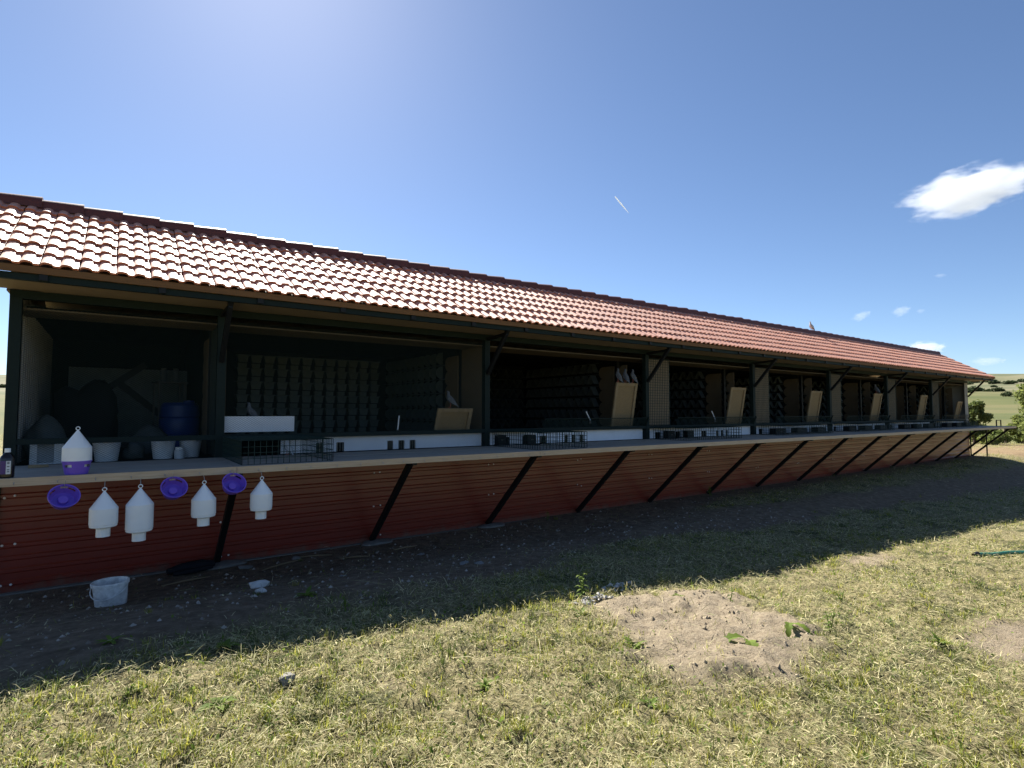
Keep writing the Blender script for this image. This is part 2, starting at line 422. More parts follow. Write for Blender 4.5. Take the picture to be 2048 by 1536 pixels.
# roof
SLOPE = math.atan2(RZ - EZ, RY - EY); SLEN = math.hypot(RZ - EZ, RY - EY)
rf = MB()
ny, nz = -math.sin(SLOPE), math.cos(SLOPE)
def rp(s, off): return (EY + 0.03 + s * math.cos(SLOPE) + off * ny, EZ + 0.02 + s * math.sin(SLOPE) + off * nz)
def slab(mb, x0, x1, pts):          # prism along X through a (y,z) outline
    k = len(pts); vs_ = [(x0, y, z) for y, z in pts] + [(x1, y, z) for y, z in pts]
    fs = [tuple(range(k)), tuple(range(2*k - 1, k - 1, -1))] + [(i, i + k, (i+1) % k + k, (i+1) % k) for i in range(k)]
    return mb.add(vs_, fs)
slab(rf, ROOF_L, ROOF_R, [(EY + 0.04, EZ - 0.035), (EY + 0.04, EZ - 0.012), (RY, RZ - 0.03), (BACK + 0.45, 2.93), (BACK + 0.45, 2.90), (RY, RZ - 0.07)])
roof = rf.build('roof', 'soffit', loft)
TW, TL = 0.274, SLEN / 7.0
def tile_mesh():
    prof = []
    w = TW / 2
    for k in range(2):
        x0 = k * w
        for a in range(6):
            t = math.pi * a / 5.0
            prof.append((x0 + 0.045 - 0.045 * math.cos(t), 0.024 * math.sin(t) ** 0.9))
        prof.append((x0 + 0.130, -0.001))
    mb = MB(); k = len(prof); L = TL + 0.05
    vs_ = [(x, 0, z + 0.029) for x, z in prof] + [(x, L, z + 0.004) for x, z in prof]
    mb.add(vs_, [(i, i + 1, i + 1 + k, i + k) for i in range(k - 1)])
    vs_ = [(x, 0, z + 0.029) for x, z in prof] + [(x, 0.004, z + 0.008) for x, z in prof]
    mb.add(vs_, [(i + k, i + 1 + k, i + 1, i) for i in range(k - 1)])
    return mb
tm = tile_mesh(); tme = tm.mesh('tile', 'tile', True, 62)
tiles = []
for r_ in range(7):
    for c in range(101):
        x = ROOF_L + c * TW
        y, z = rp(r_ * TL - 0.05, 0.0)
        dist = math.dist((x, y, z), CAM)
        vis = x > -1.15
        tiles.append((dist if vis else 1e9, x, y, z))
tiles.sort()
tv = np.array(tm.v); big_v, big_f = [], []
for i, (d, x, y, z) in enumerate(tiles):
    jit = (SLOPE + random.gauss(0, 0.006), random.gauss(0, 0.004), random.gauss(0, 0.006))
    lx, lz = x + random.gauss(0, 0.0012), z + random.gauss(0, 0.001)
    if i < 300:
        link('tile', tme, roof, (lx, y, lz), jit)
    else:
        mw = np.array(Euler(jit).to_matrix())
        big_f += [tuple(q + len(big_v) for q in f) for f in tm.f]
        big_v += [tuple(p) for p in (tv @ mw.T + (lx, y, lz))]
bt = MB(); bt.v, bt.f = big_v, big_f
tag(link('tiles', bt.mesh('tiles', 'tile', True, 62), roof), kind='stuff')
# back slope: a plain tile-red sheet of courses
bk = MB()
sb = math.hypot(BACK + 0.5 - RY, RZ - 2.93)
for k in range(10):
    f0, f1 = k / 10, (k + 1.15) / 10
    y0, z0 = RY + (BACK + 0.5 - RY) * f0, RZ + (2.93 - RZ) * f0
    y1, z1 = RY + (BACK + 0.5 - RY) * f1, RZ + (2.93 - RZ) * f1
    slab(bk, ROOF_L, ROOF_R, [(y0, z0 - 0.01), (y0, z0 + 0.004), (y1, z1 + 0.03), (y1, z1 + 0.01)])
bk.build('back_slope', 'tile', roof)
# ridge caps
RL = 0.365
def ridge_mesh():
    mb = MB(); n_ = 8
    for (x0, r0, x1, r1) in ((0, 0.100, RL + 0.035, 0.122),):
        a = [(x0, -math.cos(math.pi * j / n_) * r0, math.sin(math.pi * j / n_) * r0 * 0.62) for j in range(n_ + 1)]
        c = [(x1, -math.cos(math.pi * j / n_) * r1, math.sin(math.pi * j / n_) * r1 * 0.62) for j in range(n_ + 1)]
        k = n_ + 1
        mb.add(a + c, [(j, j + k, j + k + 1, j + 1) for j in range(n_)])
        mb.add([p for p in c] + [(x1, p[1] * 0.86, p[2] * 0.8 - 0.005) for p in c], [(j, j + k, j + k + 1, j + 1) for j in range(n_)])
        mb.add([(x0, p[1], p[2]) for p in a] + [(x0, p[1] * 0.86, p[2] * 0.8 - 0.005) for p in a], [(j + 1, j + k + 1, j + k, j) for j in range(n_)])
        for s in (0, n_):     # straight lower flange either side
            p, q = a[s], c[s]; sg = -1 if s == 0 else 1
            mb.add([p, q, (q[0], q[1] + sg * 0.012, q[2] - 0.07), (p[0], p[1] + sg * 0.012, p[2] - 0.07)], [(0, 1, 2, 3)])
    return mb
rme = ridge_mesh().mesh('ridge_tile', 'ridge', True)
for k in range(int((ROOF_R - ROOF_L) / RL)):
    link('ridge_tile', rme, roof, (ROOF_L + k * RL, RY, RZ + 0.022 + random.gauss(0, 0.003)), (random.gauss(0, 0.01), -0.035 + random.gauss(0, 0.006), random.gauss(0, 0.006)))
MB().box((ROOF_L, EY - 0.005, EZ - 0.062), (ROOF_R, EY + 0.022, EZ - 0.002)).build('fascia', 'fascia', roof)
MB().add([(ROOF_R + 0.02, EY - 0.03, EZ - 0.05), (ROOF_R + 0.02, EY - 0.03, EZ + 0.005), (ROOF_R + 0.02, RY, RZ - 0.01), (ROOF_R + 0.02, RY, RZ - 0.05)] +
         [(ROOF_R, EY - 0.03, EZ - 0.05), (ROOF_R, EY - 0.03, EZ + 0.005), (ROOF_R, RY, RZ - 0.01), (ROOF_R, RY, RZ - 0.05)],
         [(0,1,2,3),(7,6,5,4),(0,4,5,1),(1,5,6,2),(2,6,7,3),(3,7,4,0)]).build('verge_board', 'ridge', roof)
# eave steel, rafter ends, soffit
MB().box((ROOF_L, EY + 0.03, 2.862), (ROOF_R, EY + 0.08, 2.922)).build('eave_beam', 'steel', loft)
me_r = MB().box((-0.03, -0.012, -0.055), (0.03, 0.10, 0.0)).mesh('rafter_end', 'black')
for k in range(31):
    link('rafter_end', me_r, loft, (-0.55 + k * DX / 2, EY + 0.018, 2.925))
k = 0
x = ROOF_L
while x < ROOF_R - 0.05:
    x1 = min(x + 2.4, ROOF_R)
    MB().box((x, EY + 0.082, 2.872), (x1 - 0.004, -0.045, 2.886)).build('soffit_board', 'soffit', loft)
    x = x1
MB().box((XL, -0.04, 2.79), (XR, 0.04, 2.868)).build('header_beam', 'steel', loft)
MB().box((XL, 0.04, 2.70), (XR, 0.62, 2.715)).build('ceiling_board', 'beige', loft)
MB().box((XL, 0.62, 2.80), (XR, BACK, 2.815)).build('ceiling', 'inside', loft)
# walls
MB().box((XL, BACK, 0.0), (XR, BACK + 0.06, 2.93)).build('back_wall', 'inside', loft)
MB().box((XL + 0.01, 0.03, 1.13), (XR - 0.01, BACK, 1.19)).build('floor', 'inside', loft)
# left end wall: corrugated pale sheet with a steel corner post
ew = MB()
zig = []
yy = 0.10; s = 0
while yy < BACK:
    zig += [(yy, 0.0), (yy + 0.07, 0.0), (yy + 0.09, 0.025), (yy + 0.16, 0.025)]; yy += 0.18
ew.add([(XL + 0.03 + o_, y_, 0.0) for y_, o_ in zig] + [(XL + 0.03 + o_, y_, 2.93) for y_, o_ in zig], [(i, i + 1, i + 1 + len(zig), i + len(zig)) for i in range(len(zig) - 1)])
ew.build('end_wall', mat('pale_sheet', (0.42, 0.40, 0.37), 0.6, 0.3, var=0.3), loft)
slab(MB(), XL - 0.03, XL + 0.02, [(0.0, 2.86), (BACK, 2.86), (RY, RZ - 0.08)]).build('gable', 'soffit', loft)
MB().box((XR + 0.002, 0.0, 0.02), (XR + 0.06, BACK + 0.06, 2.88)).build('end_wall', mat('grey_render', (0.36, 0.35, 0.32), 0.8, 0.2, var=0.3, vscale=3), loft)
slab(MB(), XR + 0.004, XR + 0.058, [(0.0, 2.885), (BACK, 2.885), (RY, RZ - 0.08)]).build('gable', 'soffit', loft)
MB().box((XR - 0.28, -0.012, SHZ), (XR + 0.055, 0.0, 2.86)).build('corner_board', mat('corner_pale', (0.36, 0.34, 0.29), 0.75, 0.2, var=0.3), loft)
# posts
for k, x in enumerate([XL + 0.045] + [PX[i] for i in range(0, 13, 2)]):
    o = MB().box((x - 0.045, -0.035, SHZ - 0.01), (x + 0.045, 0.05, 2.792)).build('post', 'steel', loft)
# diagonal eave struts
for i in range(0, 15, 2):
    x = PX[i]
    z0 = 2.28
    if i == 14: x -= 0.05
    MB().bar((x, -0.045, z0), (x, EY + 0.09, 2.885), 0.05, 0.05, up=(1, 0, 0)).build('eave_strut', 'black', loft)
    if i < 14:
        MB().bar((x, -0.04, 2.80), (x, EY + 0.11, 2.83), 0.04, 0.04).build('eave_arm', 'black', loft)

# red profiled base wall: one sheet per bracket bay
wall = empty('base_wall', (0, 0, 0)); wall.parent = loft
prof = []
z = 0.03
PIT = 0.115
while z < 1.135:
    prof += [(0.0, z), (0.0, z + 0.062), (-0.010, z + 0.074), (-0.010, z + 0.102)]; z += PIT
prof = [(y, min(z_, 1.14)) for y, z_ in prof]
edges = [XL - 0.01] + PX
scr = MB()
for k in range(15):
    x0, x1 = edges[k], edges[k + 1] + 0.03
    oy = -0.006 - 0.0035 * (k % 2)
    mb = MB(); kk = len(prof)
    mb.add([(x0, y + oy, z_) for y, z_ in prof] + [(x1, y + oy, z_) for y, z_ in prof], [(i, i + kk, i + kk + 1, i + 1) for i in range(kk - 1)])
    mb.build('sheet', 'clad', wall)
    for dxs in (0.035, 0.115):
        for zz in (0.105, 0.48, 0.915):
            xs = edges[k] + dxs + random.gauss(0, 0.006); zs = zz + random.gauss(0, 0.008)
            scr.lathe([(0.011, 0), (0.011, 0.006), (0.004, 0.010), (0.0001, 0.010)], 8)
            base = len(scr.v) - 32
            for q in range(base, len(scr.v)):
                a, b_, c_ = scr.v[q]; scr.v[q] = (xs + a, -0.012 - c_ - 0.002, zs + b_)
tag(scr.build('screws', 'screw', wall), kind='stuff')
MB().box((XL + 0.005, 0.002, -0.05), (XR, 0.03, 1.13)).build('backing', 'inside', wall)
MB().box((XL - 0.022, -0.03, 0.0), (XL - 0.004, 0.0, 1.12)).build('corner_trim', 'black', wall)
MB().box((XL - 0.02, -0.06, -0.12), (XR + 0.05, -0.002, 0.035)).build('footing', 'concrete', wall)

# landing shelf: planks along the front, pine edge board, steel brackets
shelf = empty('landing_shelf', (0, 0, 0)); shelf.parent = loft
seams = [XL - 0.25, PX[0] - 0.03] + [PX[0] - 0.03 + 3.566 * k for k in range(1, 7)] + [XR + 0.12]
rows = 9
pw = (-0.05 - SHF - 0.028) / rows
for k in range(len(seams) - 1):
    for r_ in range(rows):
        y0 = SHF + 0.028 + r_ * pw
        dz = random.gauss(0, 0.0015)
        MB().box((seams[k] + 0.003, y0 + 0.002, SHZ - 0.032 + dz), (seams[k + 1] - 0.003, y0 + pw - 0.003, SHZ + dz)).build('plank', 'shelf', shelf)
    MB().box((seams[k] + 0.002, SHF, SHZ - 0.062), (seams[k + 1] - 0.002, SHF + 0.026, SHZ + 0.001)).build('edge_board', 'edge', shelf)
hook = MB()
for k in range(22):
    x = -0.60 + 0.245 * k + random.gauss(0, 0.01); z = SHZ - 0.030
    hook.tube([(x, SHF + 0.004, z), (x, SHF - 0.014, z), (x, SHF - 0.024, z - 0.010), (x, SHF - 0.016, z - 0.018)], 0.0028, 5)
tag(hook.build('screw_hooks', 'wire', shelf, True), kind='stuff')
for i, x in enumerate(PX):
    br = empty('shelf_bracket', (x, 0, 0)); br.parent = loft
    MB().bar((0, SHF + 0.16, SHZ - 0.075), (0, -0.045, 0.06), 0.058, 0.058, up=(1, 0, 0)).build('strut', 'black', br)
    MB().box((-0.03, SHF + 0.05, SHZ - 0.088), (0.03, -0.02, SHZ - 0.034)).build('arm', 'black', br)
MB().bar((XR + 0.09, SHF + 0.03, SHZ - 0.075), (XR + 0.09, 0.0, SHZ - 0.075), 0.05).build('end_bearer', 'black', shelf)
for y in (-0.03, -0.5):
    MB().box((XR + 0.07, y - 0.018, 0.0), (XR + 0.106, y + 0.018, SHZ - 0.10)).build('end_post', 'black', shelf)

# white trap boards behind the green rail, one per bay, with dark entry slots
def slots(x0, n_, w=0.085, g=0.165): return [(x0 + g * i, x0 + g * i + w) for i in range(n_)]
bays = [(PX[i] + 0.05, (PX[i + 2] if i + 2 < 15 else XR) - 0.05) for i in range(0, 14, 2)]
RAIL = 1.40
MB().box((XL + 0.09, -0.03, RAIL), (XR - 0.29, 0.03, RAIL + 0.055)).build('front_rail', 'steel', loft)
def trap_board(x0, x1, holes, bay):
    """board with real openings cut through: strips above, below and between the holes"""
    b_ = empty('trap_board', (0, 0, 0)); b_.parent = loft
    z0, z1, zh = SHZ + 0.004, RAIL - 0.004, 1.325
    mb = MB(); x = x0
    for h0, h1 in holes:
        if h0 > x: mb.box((x, 0.055, z0), (h0, 0.073, z1))
        mb.box((h0, 0.055, zh), (h1, 0.073, z1)); x = h1
    if x1 > x: mb.box((x, 0.055, z0), (x1, 0.073, z1))
    mb.build('board', 'white', b_)
    for h0, h1 in holes:
        m2 = MB()
        for q in range(3):
            xx = h0 + (h1 - h0) * (q + 0.5) / 3
            m2.bar((xx, 0.066, z0), (xx, 0.066, zh), 0.003)
        m2.build('bob_wire', 'wire', b_)
    return b_
for k, (x0, x1) in enumerate(bays):
    if k == 0: trap_board(x0 + 0.62, x1, [(2.05, 2.14), (2.30, 2.40)] + [(2.985, 3.07), (3.145, 3.235), (3.31, 3.40)], k)
    elif k == 1: trap_board(x0, x1, [(4.86, 5.0), (5.24, 5.38), (5.60, 5.74), (6.12, 6.20), (6.28, 6.37), (6.46, 6.55)], k)
    else: trap_board(x0, x1, [(x0 + 0.25, x0 + 0.42)] + slots(x0 + 0.85, 3, 0.17, 0.42) + slots(x0 + 2.2, 3), k)
MB().box((0.995, 0.035, 1.478), (1.775, 0.05, 1.66)).build('raised_white_board', 'white', loft)

# partitions across the loft with a scalloped beige edge, and the perches on them
def scallop(x, y0, y1, z0, z1, nlobes, flip=1):
    """board in the plane X = x whose rear edge is cut in half-round lobes"""
    pts = [(y0, z0), (y0, z1)]
    h = (z1 - z0) / nlobes
    for a in range(nlobes):
        zt = z1 - a * h
        for q in range(7):
            t = math.pi * q / 6
            pts.append((y1 + 0.10 * math.sin(t), zt - h * (1 - math.cos(t)) / 2))
    vs_ = [(x - 0.012, y, z) for y, z in pts] + [(x + 0.012, y, z) for y, z in pts]; k_ = len(pts)
    mb = MB()
    mb.add(vs_, [tuple(range(k_)), tuple(range(2*k_-1, k_-1, -1))] + [(i, i + k_, (i + 1) % k_ + k_, (i + 1) % k_) for i in range(k_)])
    return mb
bp_ = MB()     # box perch: sloping trapezoid front, small lower plate, thin ledge (faces -Y, centre at origin)
bp_.hexa([(-0.070, -0.125, -0.02), (0.070, -0.125, -0.02), (0.070, 0.0, -0.02), (-0.070, 0.0, -0.02), (-0.092, -0.115, 0.10), (0.092, -0.115, 0.10), (0.092, 0.0, 0.10), (-0.092, 0.0, 0.10)])
bp_.hexa([(-0.065, -0.075, -0.118), (0.065, -0.075, -0.118), (0.065, 0.0, -0.118), (-0.065, 0.0, -0.118), (-0.072, -0.07, -0.035), (0.072, -0.07, -0.035), (0.072, 0.0, -0.035), (-0.072, 0.0, -0.035)])
bp_.box((-0.110, -0.14, 0.103), (0.110, 0.0, 0.112))
box_me = bp_.mesh('box_perch', 'perch')
vp = MB()      # V perch: an inverted V in front of the wall, point upwards, open below
vp.hexa([(-0.105, -0.15, -0.09), (-0.095, -0.15, -0.09), (-0.095, 0.0, -0.09), (-0.105, 0.0, -0.09), (-0.006, -0.15, 0.09), (0.006, -0.15, 0.09), (0.006, 0.0, 0.09), (-0.006, 0.0, 0.09)])
vp.hexa([(0.095, -0.15, -0.09), (0.105, -0.15, -0.09), (0.105, 0.0, -0.09), (0.095, 0.0, -0.09), (-0.005, -0.15, 0.085), (0.007, -0.15, 0.085), (0.007, 0.0, 0.085), (-0.005, 0.0, 0.085)])
vp.box((-0.110, -0.012, 0.098), (0.110, 0.0, 0.108))
v_me = vp.mesh('v_perch', mat('dark_v_perch', (0.085, 0.10, 0.096), 0.75, 0.15, var=0.5, vscale=12, objrand=0.5))
hf = MB()      # half-round divider plates on the side walls
pts = [(-0.14 * math.sin(math.pi * q / 6), 0.115 * math.cos(math.pi * q / 6)) for q in range(7)]
hf.add([(-0.006, y, z) for y, z in pts] + [(0.006, y, z) for y, z in pts], [tuple(range(7)), tuple(range(13, 6, -1))] + [(i, i + 7, i + 8, i + 1) for i in range(6)])
hf.box((-0.10, -0.11, -0.118), (0.10, 0.0, -0.108))
h_me = hf.mesh('half_round_perch', mat('dark_perch', (0.075, 0.09, 0.085), 0.75, 0.15, var=0.5, vscale=12, objrand=0.5))
Z0 = 1.44
def back_perches(x0, cols, me, nm):
    for c in range(cols):
        for r_ in range(6):
            link(nm, me, loft, (x0 + 0.2195 * c, BACK - 0.002, Z0 + 0.233 * r_))
def side_perches(xp, me, nm, cols=10, joined=None):
    for c in range(cols):
        for r_ in range(6):
            loc = (xp - 0.026, 1.32 + 0.235 * c, Z0 + 0.233 * r_)
            if joined is None: link(nm, me, loft, loc, (0, 0, R(-90)))
            else:
                cs = [(v.co.y, -v.co.x, v.co.z) for v in me.vertices]
                joined.add([(loc[0] + a, loc[1] + b_, loc[2] + c_) for a, b_, c_ in cs], [tuple(p.vertices) for p in me.polygons])
back_perches(1.80, 12, box_me, 'box_perch')
side_perches(PX[2], h_me, 'half_round_perch')
back_perches(6.75, 6, v_me, 'v_perch')
side_perches(PX[4], v_me, 'v_perch')
side_perches(PX[6], v_me, 'v_perch')
jp = MB()
for i in (8, 10, 12): side_perches(PX[i], v_me, 'v_perch', joined=jp)
side_perches(XR - 0.02, v_me, 'v_perch', joined=jp)
tag(jp.build('far_perches', 'perch', loft), kind='stuff')
for i in range(0, 15, 2):
    x = PX[i] if i < 14 else XR - 0.03
    pt = empty('partition', (0, 0, 0)); pt.parent = loft
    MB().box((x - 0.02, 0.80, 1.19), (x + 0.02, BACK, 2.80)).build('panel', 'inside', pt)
    scallop(x - 0.034, 0.78, 1.10, 1.20, 2.62, 6).build('scalloped_edge', 'beige', pt)
    if i >= 4: scallop(x - 0.062, 0.42, 0.52, 1.20, 2.62, 6).build('scalloped_edge', 'beige', pt)
    MB().box((x - 0.04, 0.70, 1.19), (x + 0.03, 0.745, 2.72)).build('jamb', 'black', pt)
    if i == 2: MB().box((x - 0.025, 0.06, 1.20), (x + 0.005, 0.69, 2.70)).build('corridor_door', 'beige', pt)
    if i == 0:
        MB().box((x - 0.02, 0.06, 1.20), (x + 0.02, 0.70, 2.70)).build('corridor_door', mat('green_panel', (0.05, 0.065, 0.06), 0.8, 0.1), pt)
# left partition of bay two also shows its scalloped edge towards the front
scallop(PX[0] + 0.05, 0.06, 0.14, 1.46, 2.62, 6).build('scalloped_edge', 'beige', loft)
# beige doors behind square mesh from the fourth bay on
door_me = MB().box((0, 0, 0), (0.62, 0.02, 1.245)).mesh('front_door', 'soffit')
for i in range(4, 14, 2):
    link('front_door', door_me, loft, (PX[i] + 0.05, 0.01, 1.46))
    d = MB()
    for q in range(13):
        xx = PX[i] + 0.06 + q * 0.05
        d.bar((xx, -0.012, 1.46), (xx, -0.012, 2.73), 0.006)
    for q in range(26): d.bar((PX[i] + 0.05, -0.014, 1.47 + q * 0.05), (PX[i] + 0.67, -0.014, 1.47 + q * 0.05), 0.006)
    tag(d.build('square_mesh', 'net', loft), kind='stuff')

# expanded metal on the first two bays
def diamond(x0, x1, z0, z1, y, cw=0.036, ch=0.022, w=0.0020, tilt=None):
    nx_ = int((x1 - x0) / (cw / 2)); nz_ = int((z1 - z0) / (ch / 2))
    vs_, fs = [], []
    for r_ in range(0, nz_):
        zc = z0 + r_ * ch / 2 + ch / 4
        i = np.arange(nx_ + 1); up = np.where((i + r_) % 2 == 0, 1, -1) * ch / 4
        if r_ % 2: pass
        xs = x0 + i * cw / 2
        o = len(vs_)
        for s_ in (-1, 1):
            vs_ += [(a, y, zc + u + s_ * w / 2) for a, u in zip(xs, up)]
        k_ = nx_ + 1
        fs += [(o + q, o + q + 1, o + k_ + q + 1, o + k_ + q) for q in range(nx_)]
    mb = MB(); mb.v, mb.f = vs_, fs
    if tilt:
        py, pz, a = tilt
        mb.v = [(x, py + (z - pz) * math.sin(a), pz + (z - pz) * math.cos(a)) for x, y_, z in mb.v]
    return mb
tag(diamond(XL + 0.09, PX[0] - 0.045, SHZ + 0.01, 2.745, -0.022).build('expanded_mesh', 'net', loft), kind='stuff')
tag(diamond(PX[0] + 0.045, PX[2] - 0.045, SHZ + 0.01, 2.745, -0.022).build('expanded_mesh', 'net', loft), kind='stuff')
for k in range(1, 7):
    x0, x1 = bays[k]
    fl = empty('net_flap', (0, 0, 0)); fl.parent = loft
    a = -0.35
    tag(diamond(x0 + (1.0 if k == 1 else 0.75), x1, RAIL + 0.055, RAIL + 0.21, 0, 0.04, 0.02, 0.004, tilt=(-0.03, RAIL + 0.055, a)).build('netting', 'net', fl), kind='stuff')
    ty, tz = -0.03 + 0.155 * math.sin(a), RAIL + 0.055 + 0.155 * math.cos(a)
    f_ = MB().bar((x0 + (1.0 if k == 1 else 0.75), ty, tz), (x1, ty, tz), 0.012)
    f_.bar((x1, -0.03, RAIL + 0.055), (x1, ty - 0.01, tz + 0.02), 0.025)
    f_.build('frame', 'steel', fl)

# framed chipboard shutters propped behind the rail
shut = [(3.735, 4.315, 1.765), (7.345, 7.90, 2.245), (10.89, 11.45, 2.25), (14.37, 14.93, 2.25), (18.05, 18.60, 2.255), (21.60, 22.15, 2.27), (25.05, 25.55, 2.10)]
for k, (x0, x1, zt) in enumerate(shut):
    s_ = empty('shutter', (x0, 0.24, 1.22)); s_.parent = loft
    s_.rotation_euler = (math.atan2(0.19, zt - 1.22), 0, 0)
    h_ = (zt - 1.22) / math.cos(s_.rotation_euler[0]); w_ = x1 - x0; t_ = 0.055
    MB().box((0.01, 0.004, 0.01), (w_ - 0.01, 0.014, h_ - 0.01)).build('panel', 'osb', s_)
    MB().box((0, -0.022, 0), (t_, 0.006, h_)).box((w_ - t_, -0.022, 0), (w_, 0.006, h_)).box((t_, -0.020, h_ - t_), (w_ - t_, 0.006, h_)).box((t_, -0.020, 0), (w_ - t_, 0.006, t_)).build('frame', 'pine', s_)

# ------------------------------------------------------------------ store room at the left end
MB().box((-0.55, 3.0, 1.19), (0.9, 3.03, 2.35)).build('store_panel', mat('store_back', (0.17, 0.19, 0.185), 0.85, 0.1, var=0.4), loft)
MB().bar((-0.62, 2.96, 1.62), (0.35, 2.96, 2.42), 0.09, 0.03, up=(0, 1, 0)).bar((0.02, 2.95, 2.15), (0.80, 2.95, 1.45), 0.09, 0.03, up=(0, 1, 0)).build('cross_brace', 'black', loft)

FL = 1.192
def pail(x, y, r0, r1, h, label, m='pail'):
    p = empty('bucket', (x, y, FL), random.random() * 6, label, 'bucket', 'pails in the store room')
    MB().lathe([(0.0001, 0), (r0, 0), (r1, h), (r1 + 0.006, h), (r1 + 0.006, h + 0.012), (r1 - 0.006, h + 0.012), (r0 - 0.006, 0.01), (0.0001, 0.01)], 20).build('body', m, p, True)
    MB().tube([(r1 * math.cos(t), -0.3 * r1 * math.sin(t) - 0.0, h - 0.005 - 0.5 * r1 * math.sin(t)) for t in np.linspace(0, math.pi, 9)], 0.003, 5).build('handle', 'wire', p)
    return p
pail(-0.06, 0.32, 0.10, 0.125, 0.20, 'white pail standing left behind the mesh, just right of the tall drinker')
pail(0.45, 0.34, 0.095, 0.12, 0.21, 'white pail with a lip behind the mesh, in front of the blue barrel')
pail(0.72, 0.42, 0.09, 0.115, 0.19, 'white pail nearest the right post of the store room')
j = empty('jar', (0.60, 0.24, FL), 0, 'small white plastic jar standing between two white pails', 'jar')
MB().lathe([(0.0001, 0), (0.05, 0), (0.052, 0.09), (0.04, 0.10)], 16).build('body', 'pail', j, True)
MB().lathe([(0.043, 0.1), (0.043, 0.125), (0.0001, 0.127)], 16).build('lid', 'hood', j, True)
bb = empty('barrel', (0.70, 1.55, FL), 0, 'blue plastic barrel standing in the dark store room', 'barrel')
MB().lathe([(0.0001, 0), (0.20, 0), (0.225, 0.06), (0.235, 0.2), (0.225, 0.22), (0.235, 0.24), (0.235, 0.42), (0.225, 0.44), (0.235, 0.46), (0.22, 0.60), (0.19, 0.64), (0.0001, 0.645)], 28).build('body', 'blue', bb, True)
MB().lathe([(0.235, 0.225), (0.243, 0.235), (0.235, 0.245)], 28).lathe([(0.07, 0.645), (0.07, 0.67), (0.0001, 0.672)], 14, (0.1, 0, 0)).build('rim', 'blue', bb, True)
def lump(name, loc, size, m, label, cat, seed=0, group=None, sub=3, rough=0.25, flat=True, rz=0.0, parent=None, facet=False):
    import bmesh
    bm = bmesh.new(); bmesh.ops.create_icosphere(bm, subdivisions=sub, radius=1)
    r_ = np.random.default_rng(seed); off = r_.random(3) * 50
    for v in bm.verts:
        c = v.co.copy()
        q = fbm(c.x * 1.4 + off[0] + c.z, c.y * 1.4 + off[1] - c.z * 0.7, 1.0, 4) - 0.5
        v.co = c * (1 + rough * 2 * float(q)) * (1 + (r_.normal() * 0.10 if facet else 0))
        if flat and v.co.z < -0.6: v.co.z = -0.6
        v.co.x *= size[0]; v.co.y *= size[1]; v.co.z = (v.co.z + 0.6) * size[2] / 1.6
    me = bpy.data.meshes.new(name); bm.to_mesh(me); bm.free()
    me.materials.append(M[m])
    if not facet: me.polygons.foreach_set('use_smooth', [True] * len(me.polygons))
    o = link(name, me, parent, loc, (0, 0, rz))
    if label: tag(o, label, cat, group)
    return o
lump('sack', (-0.60, 0.75, FL), (0.17, 0.2, 0.46), 'sack', 'grey feed sack slumped against the left end of the store room', 'sack', 4)
lump('sack', (0.36, 1.35, FL), (0.20, 0.16, 0.34), 'sack', 'folded grey sack leaning on the left side of the blue barrel', 'sack', 8)
lump('jacket', (-0.25, 1.75, FL), (0.34, 0.25, 0.95), 'dark', 'dark heap of cloth in the shadowed corner of the store room', 'cloth', 12, rough=0.4)
lump('bag', (0.20, 0.55, FL), (0.10, 0.1, 0.2), 'sack', 'small crumpled bag on the floor left of the middle pail', 'bag', 15, rough=0.45)
cr = empty('crate', (-0.55, 0.30, FL), 0.1, 'pale open-fronted box at the left end of the store room floor', 'box')
MB().box((-0.13, -0.1, 0), (0.13, 0.1, 0.012)).box((-0.13, -0.1, 0.228), (0.13, 0.1, 0.24)).box((-0.13, -0.1, 0.012), (-0.075, 0.1, 0.228)).box((0.055, -0.1, 0.012), (0.13, 0.1, 0.228)).box((-0.075, 0.088, 0.012), (0.055, 0.1, 0.228)).build('shell', 'pail', cr)
st = empty('stool', (0.62, 2.2, FL), 0.2, 'thin-legged metal stand holding jars behind the blue barrel', 'stand')
for sx in (-0.16, 0.16):
    for sy in (-0.12, 0.12): MB().bar((sx, sy, 0), (sx, sy, 0.92), 0.022).build('leg', 'galv', st)
MB().box((-0.19, -0.15, 0.92), (0.19, 0.15, 0.94)).build('top', 'galv', st)
for k, (dx_, dy_) in enumerate(((-0.08, 0), (0.07, 0.02))):
    j = empty('glass_jar', (0.62 + dx_, 2.2 + dy_, FL + 0.94), 0, ('left' if k == 0 else 'right') + ' one of two pale jars on the stand behind the barrel', 'jar', 'jars on the stand')
    MB().lathe([(0.0001, 0), (0.045, 0), (0.045, 0.15), (0.03, 0.17)], 14).build('body', 'sack', j, True)
    MB().lathe([(0.034, 0.17), (0.034, 0.195), (0.0001, 0.196)], 14).build('lid', 'galv', j, True)

